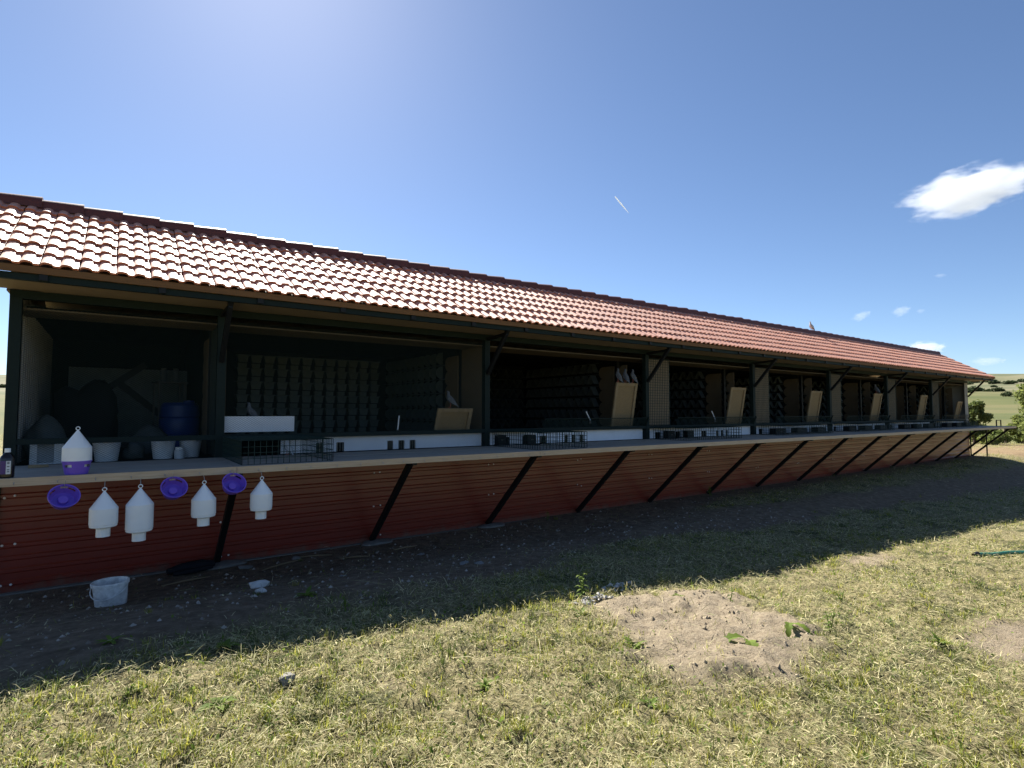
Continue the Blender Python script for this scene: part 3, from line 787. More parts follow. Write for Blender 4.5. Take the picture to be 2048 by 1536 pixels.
# ------------------------------------------------------------------ wire cages on the shelf
def grid(mb, o_, u, v, lu, lv, step, w=0.0058):
    o_, u, v = Vector(o_), Vector(u), Vector(v)
    nu, nv = max(1, round(lu / step)), max(1, round(lv / step))
    for i in range(nu + 1): mb.bar(o_ + u * (lu * i / nu), o_ + u * (lu * i / nu) + v * lv, w)
    for i in range(nv + 1): mb.bar(o_ + v * (lv * i / nv), o_ + v * (lv * i / nv) + u * lu, w * 0.9)
    return mb
def cage(x0, x1, y0, h, label, open_top=False):
    c = empty('wire_cage', (x0, y0, SHZ + 0.003), 0, label, 'wire cage', 'wire landing cages on the shelf')
    w_, d_ = x1 - x0, -0.07 - y0
    step = 0.055
    tag(grid(MB(), (0, 0, 0), (1, 0, 0), (0, 0, 1), w_, h, step).build('front_grid', 'net', c), kind='stuff')
    tag(grid(MB(), (0, 0, 0), (0, 1, 0), (0, 0, 1), d_, h, step).build('side_grid', 'net', c), kind='stuff')
    tag(grid(MB(), (w_, 0, 0), (0, 1, 0), (0, 0, 1), d_, h, step).build('side_grid', 'net', c), kind='stuff')
    if not open_top: tag(grid(MB(), (0, 0, h), (1, 0, 0), (0, 1, 0), w_, d_, step).build('top_grid', 'net', c), kind='stuff')
    return c
ordn = ['second', 'third', 'fourth', 'fifth', 'sixth', 'seventh', 'eighth']
cage(0.99, 1.85, -1.22, 0.225, 'green wire cage on the shelf beside the leftmost inner post, a bird inside')
cage(4.60, 5.45, -1.20, 0.225, 'green wire cage on the shelf right of the post with the short chipboard shutter')
cage(8.20, 9.90, -0.80, 0.215, 'wide green wire cage on the shelf below the first meshed beige door')
for k in range(3, 7):
    x0, x1 = bays[k]
    cage(x0 + 0.05, x0 + 2.3, -0.62, 0.20, f'low dark wire cage on the shelf in front of the {ordn[k]} compartment from the left')
# black clocking boxes hung on the trap boards and standing on the far shelf
def black_box(loc, size, label, grp):
    w_, d_, h_ = size
    o = empty('clock_box', loc, 0, label, 'box', grp)
    MB().hexa([(-w_/2, 0, 0), (w_/2, 0, 0), (w_/2, d_, 0), (-w_/2, d_, 0), (-w_/2*0.97, 0.006, h_), (w_/2*0.97, 0.006, h_), (w_/2*0.97, d_, h_), (-w_/2*0.97, d_, h_)]).build('case', 'black', o)
    MB().box((-w_*0.12, -0.004, h_*0.45), (w_*0.12, 0.0, h_*0.55)).build('latch', 'galv', o)
    MB().box((-w_/2 - 0.02, -0.06, -0.002), (w_/2 + 0.02, d_, 0.010)).build('base_plate', 'black', o)
for q, x in enumerate((4.80, 5.22)):
    black_box((x, -0.03 - 0.2 * q, SHZ + 0.004), (0.16, 0.12, 0.15), ('left' if q == 0 else 'right') + ' of two small black boxes inside the cage right of the short shutter', 'black boxes in the third compartment')
for q, x in enumerate((8.62, 9.2)):
    black_box((x, -0.16, SHZ + 0.004), (0.20, 0.12, 0.14), ('left' if q == 0 else 'right') + ' black box in the wide cage below the first meshed beige door', 'black boxes in the fourth compartment')
for k in range(3, 7):
    x0, x1 = bays[k]
    for q in range(3):
        black_box((x0 + 0.55 + 0.95 * q, -0.30, SHZ + 0.004), (0.42, 0.16, 0.13), f'{["left","middle","right"][q]} black box on the shelf of the {ordn[k]} compartment from the left', 'black clocking boxes along the shelf')
MB().box((XR - 0.5, -0.95, SHZ + 0.004), (XR - 0.46, -0.92, SHZ + 0.2)).box((XR - 0.5, -0.95, SHZ + 0.2), (XR + 0.05, -0.92, SHZ + 0.225)).box((XR + 0.02, -0.95, SHZ + 0.004), (XR + 0.05, -0.92, SHZ + 0.2)).build('end_guard', 'black', shelf)

# ------------------------------------------------------------------ drinkers, bowls, bottle
HY = SHF - 0.105
def hook_at(parent, z0, z1, yo):
    MB().tube([(0, yo + 0.10, z1 + 0.004), (0, yo + 0.055, z1 + 0.004), (0, yo + 0.02, z1 - 0.004), (0, yo, z0), (0, yo + 0.012, z0 - 0.006), (0, yo + 0.02, z0 + 0.004)], 0.003, 6).build('hook', 'wire', parent, True)
def hood(x, zt, sh, bd, nk, rad, label, lean=0.0):
    o = empty('drinker_hood', (x, HY, zt), 0, label, 'drinker', 'white drinker hoods hanging from the shelf edge')
    MB().lathe([(0.006, -0.016), (0.012, -0.026), (rad, -sh), (rad, -bd), (rad - 0.003, -bd - 0.003), (rad - 0.003, -bd - 0.016), (rad - 0.007, -bd - 0.022), (rad*0.55, -bd - 0.030), (rad*0.5, -bd - 0.036), (rad*0.5, -nk), (rad*0.47, -nk), (rad*0.46, -bd - 0.04)], 36).build('shell', 'hood', o, True)
    MB().tube([(0.014 * math.sin(t), 0, 0.014 * math.cos(t) - 0.002) for t in np.linspace(0, 2 * math.pi, 17)], 0.0042, 6, False).build('ring', 'hood', o, True)
    hook_at(o, 0.010, 0.045, 0.0)
    for c in o.children:
        if c.name.startswith('shell'): c.rotation_euler = (0, lean, 0)
    return o
hood(-0.050, 1.092, 0.150, 0.275, 0.375, 0.096, 'leftmost short white drinker hood hanging beside the long one')
hood(0.190, 1.098, 0.148, 0.345, 0.445, 0.098, 'longest white drinker hood, hanging second from the left')
hood(0.655, 1.096, 0.147, 0.275, 0.375, 0.096, 'short white drinker hood hanging between two purple bowls')
hood(1.125, 1.100, 0.142, 0.270, 0.370, 0.095, 'rightmost white drinker hood, under the wire cage', 0.01)
for nm in ():
    pass
def bowl_geo():
    N = 40; wins = [(4, 8), (14, 18), (24, 28), (34, 38)]
    inw = lambda j: any(a <= j < b_ for a, b_ in wins)
    mb = MB()
    mb.lathe([(0.0001, 0), (0.076, 0), (0.083, 0.022), (0.088, 0.045), (0.093, 0.062), (0.097, 0.078), (0.1015, 0.078), (0.1015, 0.084), (0.094, 0.084), (0.090, 0.062), (0.085, 0.045), (0.080, 0.022), (0.073, 0.004), (0.0001, 0.004)], N,
             skip=lambda i, j: i in (3, 9) and inw(j))
    return mb, N
bg_, _ = bowl_geo(); bowl_me = bg_.mesh('bowl', 'purple', True)
disc_me = MB().lathe([(0.036, 0.004), (0.034, 0.030), (0.030, 0.033), (0.0001, 0.033)], 24).mesh('centre_disc', 'purple', True)
for x, z_, lb, rz in ((-0.305, 1.045, 'purple plastic bowl hanging at the far left of the shelf edge', 0.05), (0.425, 1.055, 'purple plastic bowl hanging right of the longest white hood', -0.04), (0.885, 1.058, 'purple plastic bowl hanging in front of the first shelf strut', 0.06)):
    o = empty('bowl', (x, HY - 0.005, z_), 0, lb, 'bowl', 'purple bowls hanging from the shelf edge')
    o.rotation_euler = (R(54), rz, R(8))
    link('shell', bowl_me, o, (0, 0, -0.05)); link('centre_disc', disc_me, o, (0, 0, -0.05))
    MB().tube([(0, 0.125, 0.075), (0, 0.108, 0.062), (0.0, 0.092, 0.035), (0, 0.082, 0.016), (0, 0.078, 0.026)], 0.003, 6).build('hook', 'wire', o, True)
    MB().box((-0.022, 0.083, 0.004), (0.022, 0.089, 0.018)).build('slot', 'edge', o)
dr = empty('drinker', (-0.243, SHF + 0.125, SHZ), 0, 'white and purple pigeon drinker standing upright on the shelf', 'drinker')
link('base', bowl_me, dr).scale = (1.0, 1.0, 1.30)
MB().lathe([(0.068, 0.012), (0.068, 0.105), (0.099, 0.108), (0.099, 0.215), (0.012, 0.347), (0.006, 0.357)], 36).build('hood', 'hood', dr, True)
MB().tube([(0.013 * math.sin(t), 0, 0.371 + 0.013 * math.cos(t)) for t in np.linspace(0, 2 * math.pi, 17)], 0.004, 6, False).build('ring', 'hood', dr, True)
bo = empty('bottle', (-0.665, SHF + 0.10, SHZ), 0.5, 'dark brown plastic bottle with white cap at the left end of the shelf', 'bottle')
MB().lathe([(0.0001, 0), (0.040, 0), (0.046, 0.008), (0.047, 0.145), (0.040, 0.165), (0.017, 0.193), (0.016, 0.205)], 28, sx=1.0, sy=0.85).build('body', 'brown', bo, True)
MB().lathe([(0.0185, 0.195), (0.0185, 0.222), (0.016, 0.225), (0.0001, 0.225)], 20).build('cap', 'hood', bo, True)
def wrap(t0, t1, z0, z1, r_, n_=8):
    mb = MB(); a = [(r_ * math.cos(t), 0.85 * r_ * math.sin(t)) for t in np.linspace(t0, t1, n_)]
    return mb.add([(x, y, z0) for x, y in a] + [(x, y, z1) for x, y in a], [(i, i + 1, i + 1 + n_, i + n_) for i in range(n_ - 1)])
lab = wrap(R(-165), R(-118), 0.03, 0.13, 0.0478).build('label', 'label_p', bo)
wrap(R(-117), R(-82), 0.03, 0.13, 0.0478).build('label', 'label_w', bo)
mk = MB()
for zc in (0.045, 0.06, 0.085, 0.108, 0.118):
    q = wrap(R(-110), R(-92), zc, zc + 0.006, 0.0482, 4); mk.add(q.v, q.f)
mk.build('print', 'ink', lab)
# small wood scrap on the shelf behind the bottle
tag(MB().hexa([(-0.62,-0.42,SHZ+0.003),(-0.48,-0.38,SHZ+0.003),(-0.49,-0.33,SHZ+0.003),(-0.62,-0.36,SHZ+0.003),(-0.62,-0.42,SHZ+0.03),(-0.48,-0.38,SHZ+0.025),(-0.49,-0.33,SHZ+0.025),(-0.62,-0.36,SHZ+0.03)]).build('wood_scrap', 'pine'), 'small offcut of pale wood lying on the shelf left of the drinker', 'offcut')

# ------------------------------------------------------------------ pigeons
def pigeon(loc, rz, s, body, label, pitch=0.35):
    o = empty('pigeon', loc, rz, label, 'pigeon', 'pigeons about the loft'); o.scale = (s, s, s)
    cp, sp_ = math.cos(pitch), math.sin(pitch)
    tilt = lambda v: [(x * cp - (z - 0.1) * sp_, y, x * sp_ + (z - 0.1) * cp + 0.1) for x, y, z in v]
    # rings along the body: (x, z, half width, half height); facing +x, feet at z = 0
    rings = [(-0.175, 0.062, 0.012, 0.004), (-0.13, 0.078, 0.022, 0.010), (-0.085, 0.098, 0.038, 0.030), (-0.04, 0.118, 0.052, 0.048), (0.01, 0.138, 0.056, 0.056),
             (0.05, 0.162, 0.048, 0.050), (0.075, 0.192, 0.034, 0.036), (0.085, 0.220, 0.024, 0.026), (0.092, 0.242, 0.0225, 0.024), (0.104, 0.256, 0.021, 0.021), (0.121, 0.256, 0.013, 0.014), (0.131, 0.250, 0.004, 0.005)]
    mb = MB(); N = 12; k = len(rings)
    for i, (x, z, hw, hh) in enumerate(rings):
        p = Vector((rings[min(i+1, k-1)][0] - rings[max(i-1, 0)][0], 0, rings[min(i+1, k-1)][1] - rings[max(i-1, 0)][1])).normalized()
        up = Vector((-p.z, 0, p.x))
        for jn in range(N):
            t = 2 * math.pi * jn / N; c = Vector((x, 0, z)) + up * (hh * math.sin(t)); mb.v.append((c.x, hw * math.cos(t), c.z))
    for i in range(k - 1):
        for jn in range(N): mb.f.append((i*N+jn, i*N+(jn+1)%N, (i+1)*N+(jn+1)%N, (i+1)*N+jn))
    mb.f.append(tuple(range(N))); mb.f.append(tuple(reversed(range((k-1)*N, k*N))))
    mb.v = tilt(mb.v); mb.build('body', body, o, True)
    for sg in (-1, 1):
        w = MB().add([(0.055, sg*0.050, 0.172), (0.065, sg*0.048, 0.135), (0.0, sg*0.061, 0.100), (-0.08, sg*0.044, 0.082), (-0.165, sg*0.016, 0.074), (-0.10, sg*0.030, 0.112), (-0.03, sg*0.052, 0.158)], [(0, 1, 2, 3, 4, 5, 6)] if sg > 0 else [(6, 5, 4, 3, 2, 1, 0)])
        w.v = tilt(w.v); w.build('wing', 'wing', o)
        MB().tube([(-0.005, sg*0.022, 0.10), (-0.002, sg*0.022, 0.05), (0.002, sg*0.022, 0.006)], [0.008, 0.005, 0.004], 6).bar((0.002, sg*0.022, 0.004), (0.034, sg*0.030, 0.003), 0.006).bar((0.002, sg*0.022, 0.004), (0.034, sg*0.014, 0.003), 0.006).build('leg', 'foot', o)
    MB().tube(tilt([(0.124, 0, 0.253), (0.146, 0, 0.243)]), [0.006, 0.0015], 6).build('beak', 'bill', o)
    return o
pigeon((16.43, RY, RZ + 0.098), R(165), 0.86, 'feather_w', 'grey and white pigeon standing alone on the roof ridge')
for q, (x, rz, lb) in enumerate(((7.41, 2.0, 'leftmost of three pigeons perched on the tall chipboard shutter'), (7.60, 1.7, 'middle of three pigeons perched on the tall chipboard shutter'), (7.80, 2.3, 'rightmost of three pigeons perched on the tall chipboard shutter'))):
    pigeon((x, 0.06, 2.25), rz, 0.82, 'feather', lb, 0.6)
pigeon((3.95, 0.06, 1.775), 2.6, 0.8, 'feather', 'grey pigeon sitting on the low chipboard shutter')
pigeon((1.33, 0.22, 1.60), 2.9, 0.75, 'feather', 'grey pigeon behind the raised white board')
pigeon((1.66, -0.16, SHZ + 0.006), 2.0, 0.62, 'feather_w', 'white-backed pigeon standing inside the leftmost wire cage')
pigeon((18.25, 0.06, 2.262), 1.2, 0.9, 'feather', 'pigeon on the shutter of the sixth compartment')
# pale scrapers standing in the compartments
for q, (x, y, z0, dx_, dz_, lb) in enumerate(((3.16, 0.12, 1.47, 0.02, 0.19, 'pale scraper handle upright in the second compartment'), (6.80, 0.15, 1.56, -0.10, 0.16, 'pale scraper leaning left in the third compartment'), (10.45, 0.15, 1.55, -0.12, 0.18, 'pale scraper leaning beside the shutter of the fourth compartment'))):
    o = empty('scraper', (x, y, z0), 0, lb, 'scraper', 'scrapers leaning in the compartments')
    MB().tube([(0, 0, 0), (dx_, 0, dz_)], 0.009, 8).build('handle', 'hood', o, True)
    MB().hexa([(-0.03, -0.004, -0.05), (0.03, -0.004, -0.05), (0.03, 0.004, -0.05), (-0.03, 0.004, -0.05), (-0.012, -0.004, 0.01), (0.012, -0.004, 0.01), (0.012, 0.004, 0.01), (-0.012, 0.004, 0.01)]).build('blade', 'galv', o)

# ------------------------------------------------------------------ things on the ground in the shade
bx, by = 0.02, -1.16
bk_ = empty('bucket', (bx, by, gz(bx, by) - 0.01), 0.5, 'dirty whitish oval bucket standing on the bare soil in front of the red wall', 'bucket')
bk_.rotation_euler = (R(3), R(-2), R(-30))
MB().lathe([(0.0001, 0), (0.104, 0), (0.110, 0.02), (0.123, 0.185), (0.133, 0.185), (0.135, 0.208), (0.130, 0.213), (0.121, 0.211), (0.116, 0.18), (0.100, 0.02), (0.0001, 0.015)], 32, sx=1.06, sy=0.88).build('body', 'bucket', bk_, True)
MB().tube([(0.142 * math.cos(t), -0.128 * math.sin(t) * 0.98, 0.178 - 0.085 * math.sin(t)) for t in np.linspace(0.05, math.pi - 0.05, 17)], 0.004, 6).build('handle', 'bucket', bk_, True)
MB().lathe([(0.11, 0.12), (0.0001, 0.121)], 24, sx=1.04, sy=0.86).build('contents', 'dark', bk_)
stones = [(1.07, -1.70, 0.075, 'largest white stone lying on the bare soil'), (1.02, -2.05, 0.055, 'white stone just in front of the largest one'),
          (1.80, -1.75, 0.035, 'small pale stone lying alone right of the largest one'), (2.95, -2.02, 0.06, 'flat pale stone at the edge of the shaded grass'), (3.05, -2.15, 0.045, 'pale stone touching the flat one at the grass edge'),
          (1.20, -0.36, 0.08, 'dull flat stone at the foot of the first strut'), (1.75, -0.28, 0.06, 'dull stone against the wall footing left of the second strut'), (2.95, -1.05, 0.05, 'pale stone in the shade below the third shelf strut'), (0.74, -4.02, 0.042, 'pale rough stone lying in the sunlit hay')]
for k, (x, y, s_, lb) in enumerate(stones):
    lump('stone', (x, y, gz(x, y) - 0.012), (s_, s_ * 0.8, s_ * (0.9 if k in (0, 1, 8) else 0.55)), 'stone' if k > 1 else 'lime', lb, 'stone', 40 + k, 'loose stones around the loft', sub=2, rough=0.7, rz=k * 1.3, facet=True)
# pebble scatter on the soil (uncountable)
pb = MB()
import bmesh
for k in range(3200):
    x = rng.uniform(-1.6, 9.5); y = rng.uniform(-3.3, -0.12)
    if dirtmask(x, y) < 0.5: continue
    s_ = 0.004 + 0.020 * rng.random() ** 4
    a = rng.random() * 6.28; z_ = gz(x, y)
    vs_ = [(x + s_*math.cos(a + t) * (0.7 + 0.6*rng.random()), y + s_*math.sin(a + t) * (0.7 + 0.6*rng.random()), z_ - 0.002) for t in (0, 1.26, 2.5, 3.77, 5.0)]
    pb.add(vs_ + [(x, y, z_ + s_ * 0.8)], [(i, (i + 1) % 5, 5) for i in range(5)])
tag(pb.build('pebbles', mat('pebble', (0.42, 0.37, 0.31), 0.9, 0.1, island=0.9, color2=(0.15, 0.125, 0.10))), 'small pebbles and crumbs scattered over the bare soil', 'pebbles', kind='stuff')
# clods on the sand
cl = MB()
for k in range(1500):
    x = rng.uniform(2.0, 4.8); y = rng.uniform(-5.6, -3.4)
    if sandmask(x, y) < 0.35 + 0.4 * rng.random(): continue
    s_ = 0.004 + 0.017 * rng.random() ** 3; a = rng.random() * 6.28; z_ = gz(x, y)
    vs_ = [(x + s_*math.cos(a + t) * (0.6 + 0.7*rng.random()), y + s_*math.sin(a + t) * (0.6 + 0.7*rng.random()), z_ - 0.003) for t in (0, 1.26, 2.5, 3.77, 5.0)]
    cl.add(vs_ + [(x + s_ * 0.3 * rng.normal(), y + s_ * 0.3 * rng.normal(), z_ + s_ * (0.5 + 0.6 * rng.random()))], [(i, (i + 1) % 5, 5) for i in range(5)])
tag(cl.build('sand_clods', mat('sand_clod', (0.38, 0.315, 0.22), 0.95, 0.1, island=0.9, color2=(0.22, 0.175, 0.12))), 'small clods and lumps on the sand heap', 'sand', kind='stuff')
# crumbled plaster behind the sand
def crumbs(cx, cy, rx, ry, n_, smax, label, seed, m='lime'):
    r_ = np.random.default_rng(seed); z0_ = gz(cx, cy); mb = MB()
    for k in range(n_):
        a, q = r_.random() * 6.283, r_.random() ** 0.6
        x, y = cx + rx * q * math.cos(a), cy + ry * q * math.sin(a); s_ = smax * (0.25 + 0.75 * r_.random() ** 2)
        z_ = gz(x, y) - z0_ + (1 - q) * smax * 1.1 * r_.random()
        ang = np.sort(r_.random(6) * 6.283)
        ring = [(x - cx + s_ * math.cos(t) * (0.7 + 0.5 * r_.random()), y - cy + s_ * math.sin(t) * (0.7 + 0.5 * r_.random()), z_ + s_ * (0.1 + 0.5 * r_.random())) for t in ang]
        mb.add(ring + [(x - cx, y - cy, z_ + s_ * (0.7 + 0.5 * r_.random())), (x - cx, y - cy, z_ - s_ * 0.4)], [(i, (i + 1) % 6, 6) for i in range(6)] + [((i + 1) % 6, i, 7) for i in range(6)])
    return tag(mb.build('plaster_rubble', m, None, False, (cx, cy, z0_)), label, 'rubble', 'plaster rubble behind the sand')
crumbs(3.05, -3.84, 0.19, 0.10, 80, 0.024, 'left pile of crumbled whitish plaster behind the sand heap', 1)
crumbs(3.52, -3.58, 0.25, 0.10, 95, 0.025, 'right pile of crumbled whitish plaster behind the sand heap', 2)
# black bundle by the first strut, strips of wood
x, y = 0.72, -0.22
tb = empty('plastic_roll', (x, y, gz(x, y) + 0.02), R(8), 'rolled black plastic sheet lying at the foot of the first strut', 'plastic sheet')
MB().tube([(-0.24, 0, 0.03), (-0.1, 0.01, 0.045), (0.08, -0.01, 0.05), (0.2, 0.0, 0.04)], [0.03, 0.05, 0.055, 0.03], 10).build('roll', 'dark', tb, True)
MB().tube([(-0.2, -0.06, 0.01), (0.0, -0.07, 0.02), (0.17, -0.05, 0.02)], [0.02, 0.03, 0.02], 8).build('loose_fold', 'dark', tb, True)
sticks = [(1.55, -0.50, 0.25, 0.4, 'pale split lath on the soil between the first two struts'), (1.95, -0.36, 0.18, -0.4, 'short thin stick near the second strut'), (0.62, -0.62, 0.22, 0.25, 'dull lath lying just in front of the black plastic roll'),
          (2.95, -0.62, 0.16, 0.1, 'short pale stick below the second bay of red sheets'), (2.3, -0.75, 0.14, -0.7, 'thin twig on the soil in front of the second strut')]
for k, (x, y, L_, a, lb) in enumerate(sticks):
    z_ = gz(x, y) + 0.012
    p, q = Vector((x - L_ * math.cos(a), y - L_ * math.sin(a), gz(x - L_ * math.cos(a), y - L_ * math.sin(a)) + 0.012)), Vector((x + L_ * math.cos(a), y + L_ * math.sin(a), gz(x + L_ * math.cos(a), y + L_ * math.sin(a)) + 0.014))
    mid = (p + q) / 2 + Vector((0, 0.01, 0.004))
    tag(MB().tube([p, mid, q], [0.006, 0.011, 0.004], 6).build('stick', 'stick'), lb, 'stick', 'sticks and laths on the soil')
for i, x in ((1, PX[1]), (2, PX[2]), (0, PX[0])):
    lump('concrete_blob', (x + 0.05, -0.10, gz(x, -0.1) - 0.02), (0.22, 0.13, 0.06), 'concrete', f'rough concrete pad at the foot of the {["first","second","third"][i]} shelf strut', 'concrete pad', 90 + i, 'concrete pads under the struts', rough=0.3)
# hose
hp = [(8.55, -4.72), (8.8, -4.80), (9.1, -4.9), (9.5, -5.05), (9.9, -5.3), (10.2, -5.6)]
o = empty('hose', (8.55, -4.72, gz(8.55, -4.72)), 0, 'green garden hose lying in the sunlit grass at the right edge', 'hose')
MB().tube([(x - 8.55, y + 4.72, gz(x, y) - gz(8.55, -4.72) + 0.04) for x, y in hp], 0.022, 10).build('tube', 'hose', o, True)
MB().tube([(-0.07, 0.012, 0.04), (0.03, -0.004, 0.04)], [0.019, 0.029], 10).build('end_fitting', 'black', o, True)

# ------------------------------------------------------------------ weeds
def leaf_strip(mb, base, az, L, w, bend, droop, lobes=0):
    """one broad leaf as a strip of quads that arches outwards; lobed edge if wanted"""
    N = 6 if not lobes else 12
    L_, R_ = [], []
    for i in range(N + 1):
        t = i / N; e = bend - droop * t
        x = L * t * math.cos(e * 0.9); z = L * t * math.sin(e) + 0.0
        ww = w * math.sin(math.pi * min(1, 0.12 + t * 0.86)) * (1 if not lobes else (0.7 + 0.45 * (i % 2)))
        c = Vector((base[0] + x * math.cos(az), base[1] + x * math.sin(az), base[2] + z)); s = Vector((-math.sin(az), math.cos(az), 0)) * ww
        L_.append(c + s + Vector((0, 0, ww * 0.3))); R_.append(c - s + Vector((0, 0, ww * 0.3)))
    k = N + 1
    C_ = [(a + c) / 2 - Vector((0, 0, 0.15 * (a - c).length)) for a, c in zip(L_, R_)]
    mb.add(L_ + C_ + R_, [(i, i + 1, k + i + 1, k + i) for i in range(N)] + [(k + i, k + i + 1, 2*k + i + 1, 2*k + i) for i in range(N)])
def weed(x, y, h, nl, label, seed, kind='rosette', group='weeds in the grass'):
    h = h * (0.62 if kind == 'rosette' else 0.8); r_ = random.Random(seed); o = empty('weed', (x, y, gz(x, y)), 0, label, 'weed', group)
    mb = MB()
    if kind == 'rosette':
        for i in range(nl): leaf_strip(mb, (0, 0, 0), i * 2.4 + r_.random(), h * r_.uniform(0.7, 1.2), h * 0.15, R(r_.uniform(25, 65)), R(r_.uniform(20, 60)))
    elif kind == 'dock':
        for i in range(nl): leaf_strip(mb, (0, 0, 0), r_.uniform(2.2, 4.4) if i == 0 else r_.random() * 6.28, h * r_.uniform(0.9, 1.3), h * 0.16, R(r_.uniform(35, 55)), R(r_.uniform(50, 75)), lobes=1)
    else:
        for s_ in range(max(1, nl // 5)):
            a = r_.random() * 6.28; sp = r_.uniform(0, 0.03)
            top = Vector((sp * math.cos(a) + r_.gauss(0, 0.02), sp * math.sin(a) + r_.gauss(0, 0.02), h * r_.uniform(0.7, 1.1)))
            mb.tube([(0, 0, 0), top * 0.5 + Vector((0.005, 0, 0)), top], [0.003, 0.0025, 0.0015], 5)
            for q in range(6):
                t = (q + 1.2) / 7; leaf_strip(mb, tuple(top * t), q * 2.4 + a, h * 0.28 * (1.25 - t * 0.6), h * 0.05, R(40), R(50))
    mb.build('leaves', 'weed', o, True)
weed(3.30, -4.95, 0.30, 2, 'big lobed dock leaf arching over the front of the sand heap', 3, 'dock')
weed(3.75, -4.98, 0.20, 2, 'smaller lobed leaf at the right front of the sand heap', 5, 'dock')
weed(3.98, -4.38, 0.15, 10, 'bright green sprig growing out of the middle of the sand heap', 6, 'stem')
weed(3.72, -4.10, 0.12, 9, 'dark little tuft on the back half of the sand heap', 8, 'rosette')
weed(2.62, -4.62, 0.17, 11, 'dark rosette at the left edge of the sand heap', 9, 'rosette')
weed(3.02, -3.72, 0.25, 15, 'tall leafy weed behind the whitish lumps', 11, 'stem')
weed(2.70, -4.05, 0.13, 10, 'bright weed left of the whitish lumps', 12, 'rosette')
weed(1.22, -2.62, 0.16, 11, 'dark broad-leaved weed standing in the shade at the edge of the soil', 14, 'rosette')
weed(0.55, -3.42, 0.15, 10, 'bright yellow-green weed in the sunlit hay left of centre', 15, 'rosette')
weed(0.42, -4.12, 0.16, 12, 'yellow-green leafy weed in the foreground hay', 16, 'rosette')
weed(1.35, -3.10, 0.14, 15, 'light green weed on the shadow line', 17, 'stem')
weed(4.05, -5.10, 0.20, 15, 'green sprig right of the sand heap', 18, 'stem')
weed(0.02, -3.02, 0.12, 12, 'low green tuft on the shadow line at the left', 19, 'rosette')
weed(1.55, -4.60, 0.10, 10, 'low dark weed in the foreground near the middle', 20, 'rosette')
weed(2.15, -5.15, 0.11, 12, 'low green weed near the bottom middle of the hay', 21, 'rosette')
weed(5.0, -4.75, 0.13, 15, 'green weed in the sunny grass at right', 22, 'stem')
weed(4.6, -5.55, 0.12, 11, 'broad-leaved weed beside the bare patch at right', 23, 'rosette')
weed(9.6, -0.28, 0.25, 15, 'weed growing against the red wall near the fifth strut', 24, 'stem')
weed(5.5, -0.25, 0.20, 12, 'weed at the wall foot by the fourth strut', 25, 'stem')

# ------------------------------------------------------------------ grass and cut hay
def scatter(n_, rmin, rmax, power, amin=-58, amax=52):
    u = rng.random(n_); k = 2 - power
    r = (rmin**k + u * (rmax**k - rmin**k)) ** (1 / k)
    a = TH - np.radians(rng.uniform(amin, amax, n_))
    return r * np.cos(a), CAM.y + r * np.sin(a), r
def keep_grass(x, y, r, base_p=1.0):
    d = dirtmask(x, y); s_ = sandmask(x, y)
    p = (1 - np.clip(d * 1.05, 0, 0.97)) * (1 - np.clip(sstep(0.15, 0.9, s_) * 1.05, 0, 0.95)) * base_p
    ok = (rng.random(len(x)) < p) & ~((y > -0.10) & (x > XL - 0.3) & (x < XR + 0.1) & (y < BACK + 0.1))
    return x[ok], y[ok], r[ok]
def blades(name, n_, rmin, rmax, power, lmin, lmax, wid, mname, upright, base_p=1.0, grow=0.05, patch=None):
    x, y, r = scatter(n_, rmin, rmax, power); x, y, r = keep_grass(x, y, r, base_p)
    if patch is not None:
        ok = rng.random(len(x)) < patch(x, y); x, y, r = x[ok], y[ok], r[ok]
    m_ = len(x); z = hfun(x, y)
    sc_ = 1 + grow * np.clip(r - 3, 0, 40)
    L = rng.uniform(lmin, lmax, m_) * (0.7 + 0.6 * fbm(x, y, 0.8)) * np.minimum(sc_, 2.2); w = wid * rng.uniform(0.6, 1.3, m_) * sc_
    az = rng.uniform(0, 2*np.pi, m_); el = np.radians(np.clip(rng.normal(upright[0], upright[1], m_), -4, 88))
    dx, dy, dz = np.cos(az)*np.cos(el), np.sin(az)*np.cos(el), np.sin(el)
    sa = az + np.pi/2 + rng.normal(0, 0.5, m_); sx, sy = np.cos(sa)*w/2, np.sin(sa)*w/2
    droop = rng.uniform(0.05, 0.5, m_) * L * np.cos(el) * 0.5
    lift = 0.003 + (rng.random(m_) ** 2) * 0.045 * (upright[0] < 20)
    z0 = z - 0.004 + lift
    P0 = np.stack([x, y, z0], 1)
    Pm = np.stack([x + dx*L*.55, y + dy*L*.55, z0 + dz*L*.6], 1)
    Pt = np.stack([x + dx*L, y + dy*L, np.maximum(z0 + dz*L - droop, z - 0.002)], 1)
    S = np.stack([sx, sy, rng.normal(0, 0.25, m_) * w], 1)
    V = np.stack([P0 - S, P0 + S, Pm + S*.85, Pm - S*.85, Pt + S*.12, Pt - S*.12], 1).reshape(-1, 3)
    b_ = np.arange(m_)[:, None] * 6
    F = np.concatenate([b_ + np.array([0, 1, 2, 3]), b_ + np.array([3, 2, 4, 5])], 0)
    return np_mesh(name, V, F, mname)
hp_ = lambda x, y: 0.35 + 0.65 * sstep(0.36, 0.58, fbm(x + 50, y + 20, 1.7))
gp = lambda x, y: 0.25 + 0.75 * sstep(0.42, 0.62, fbm(x + 3, y + 8, 1.1))
tag(link('grass', blades('grass', 220000, 1.9, 60, 1.55, 0.018, 0.06, 0.0036, 'grass', (52, 20), patch=gp)), 'short mown yellow-green grass in front of the loft', 'grass', kind='stuff')
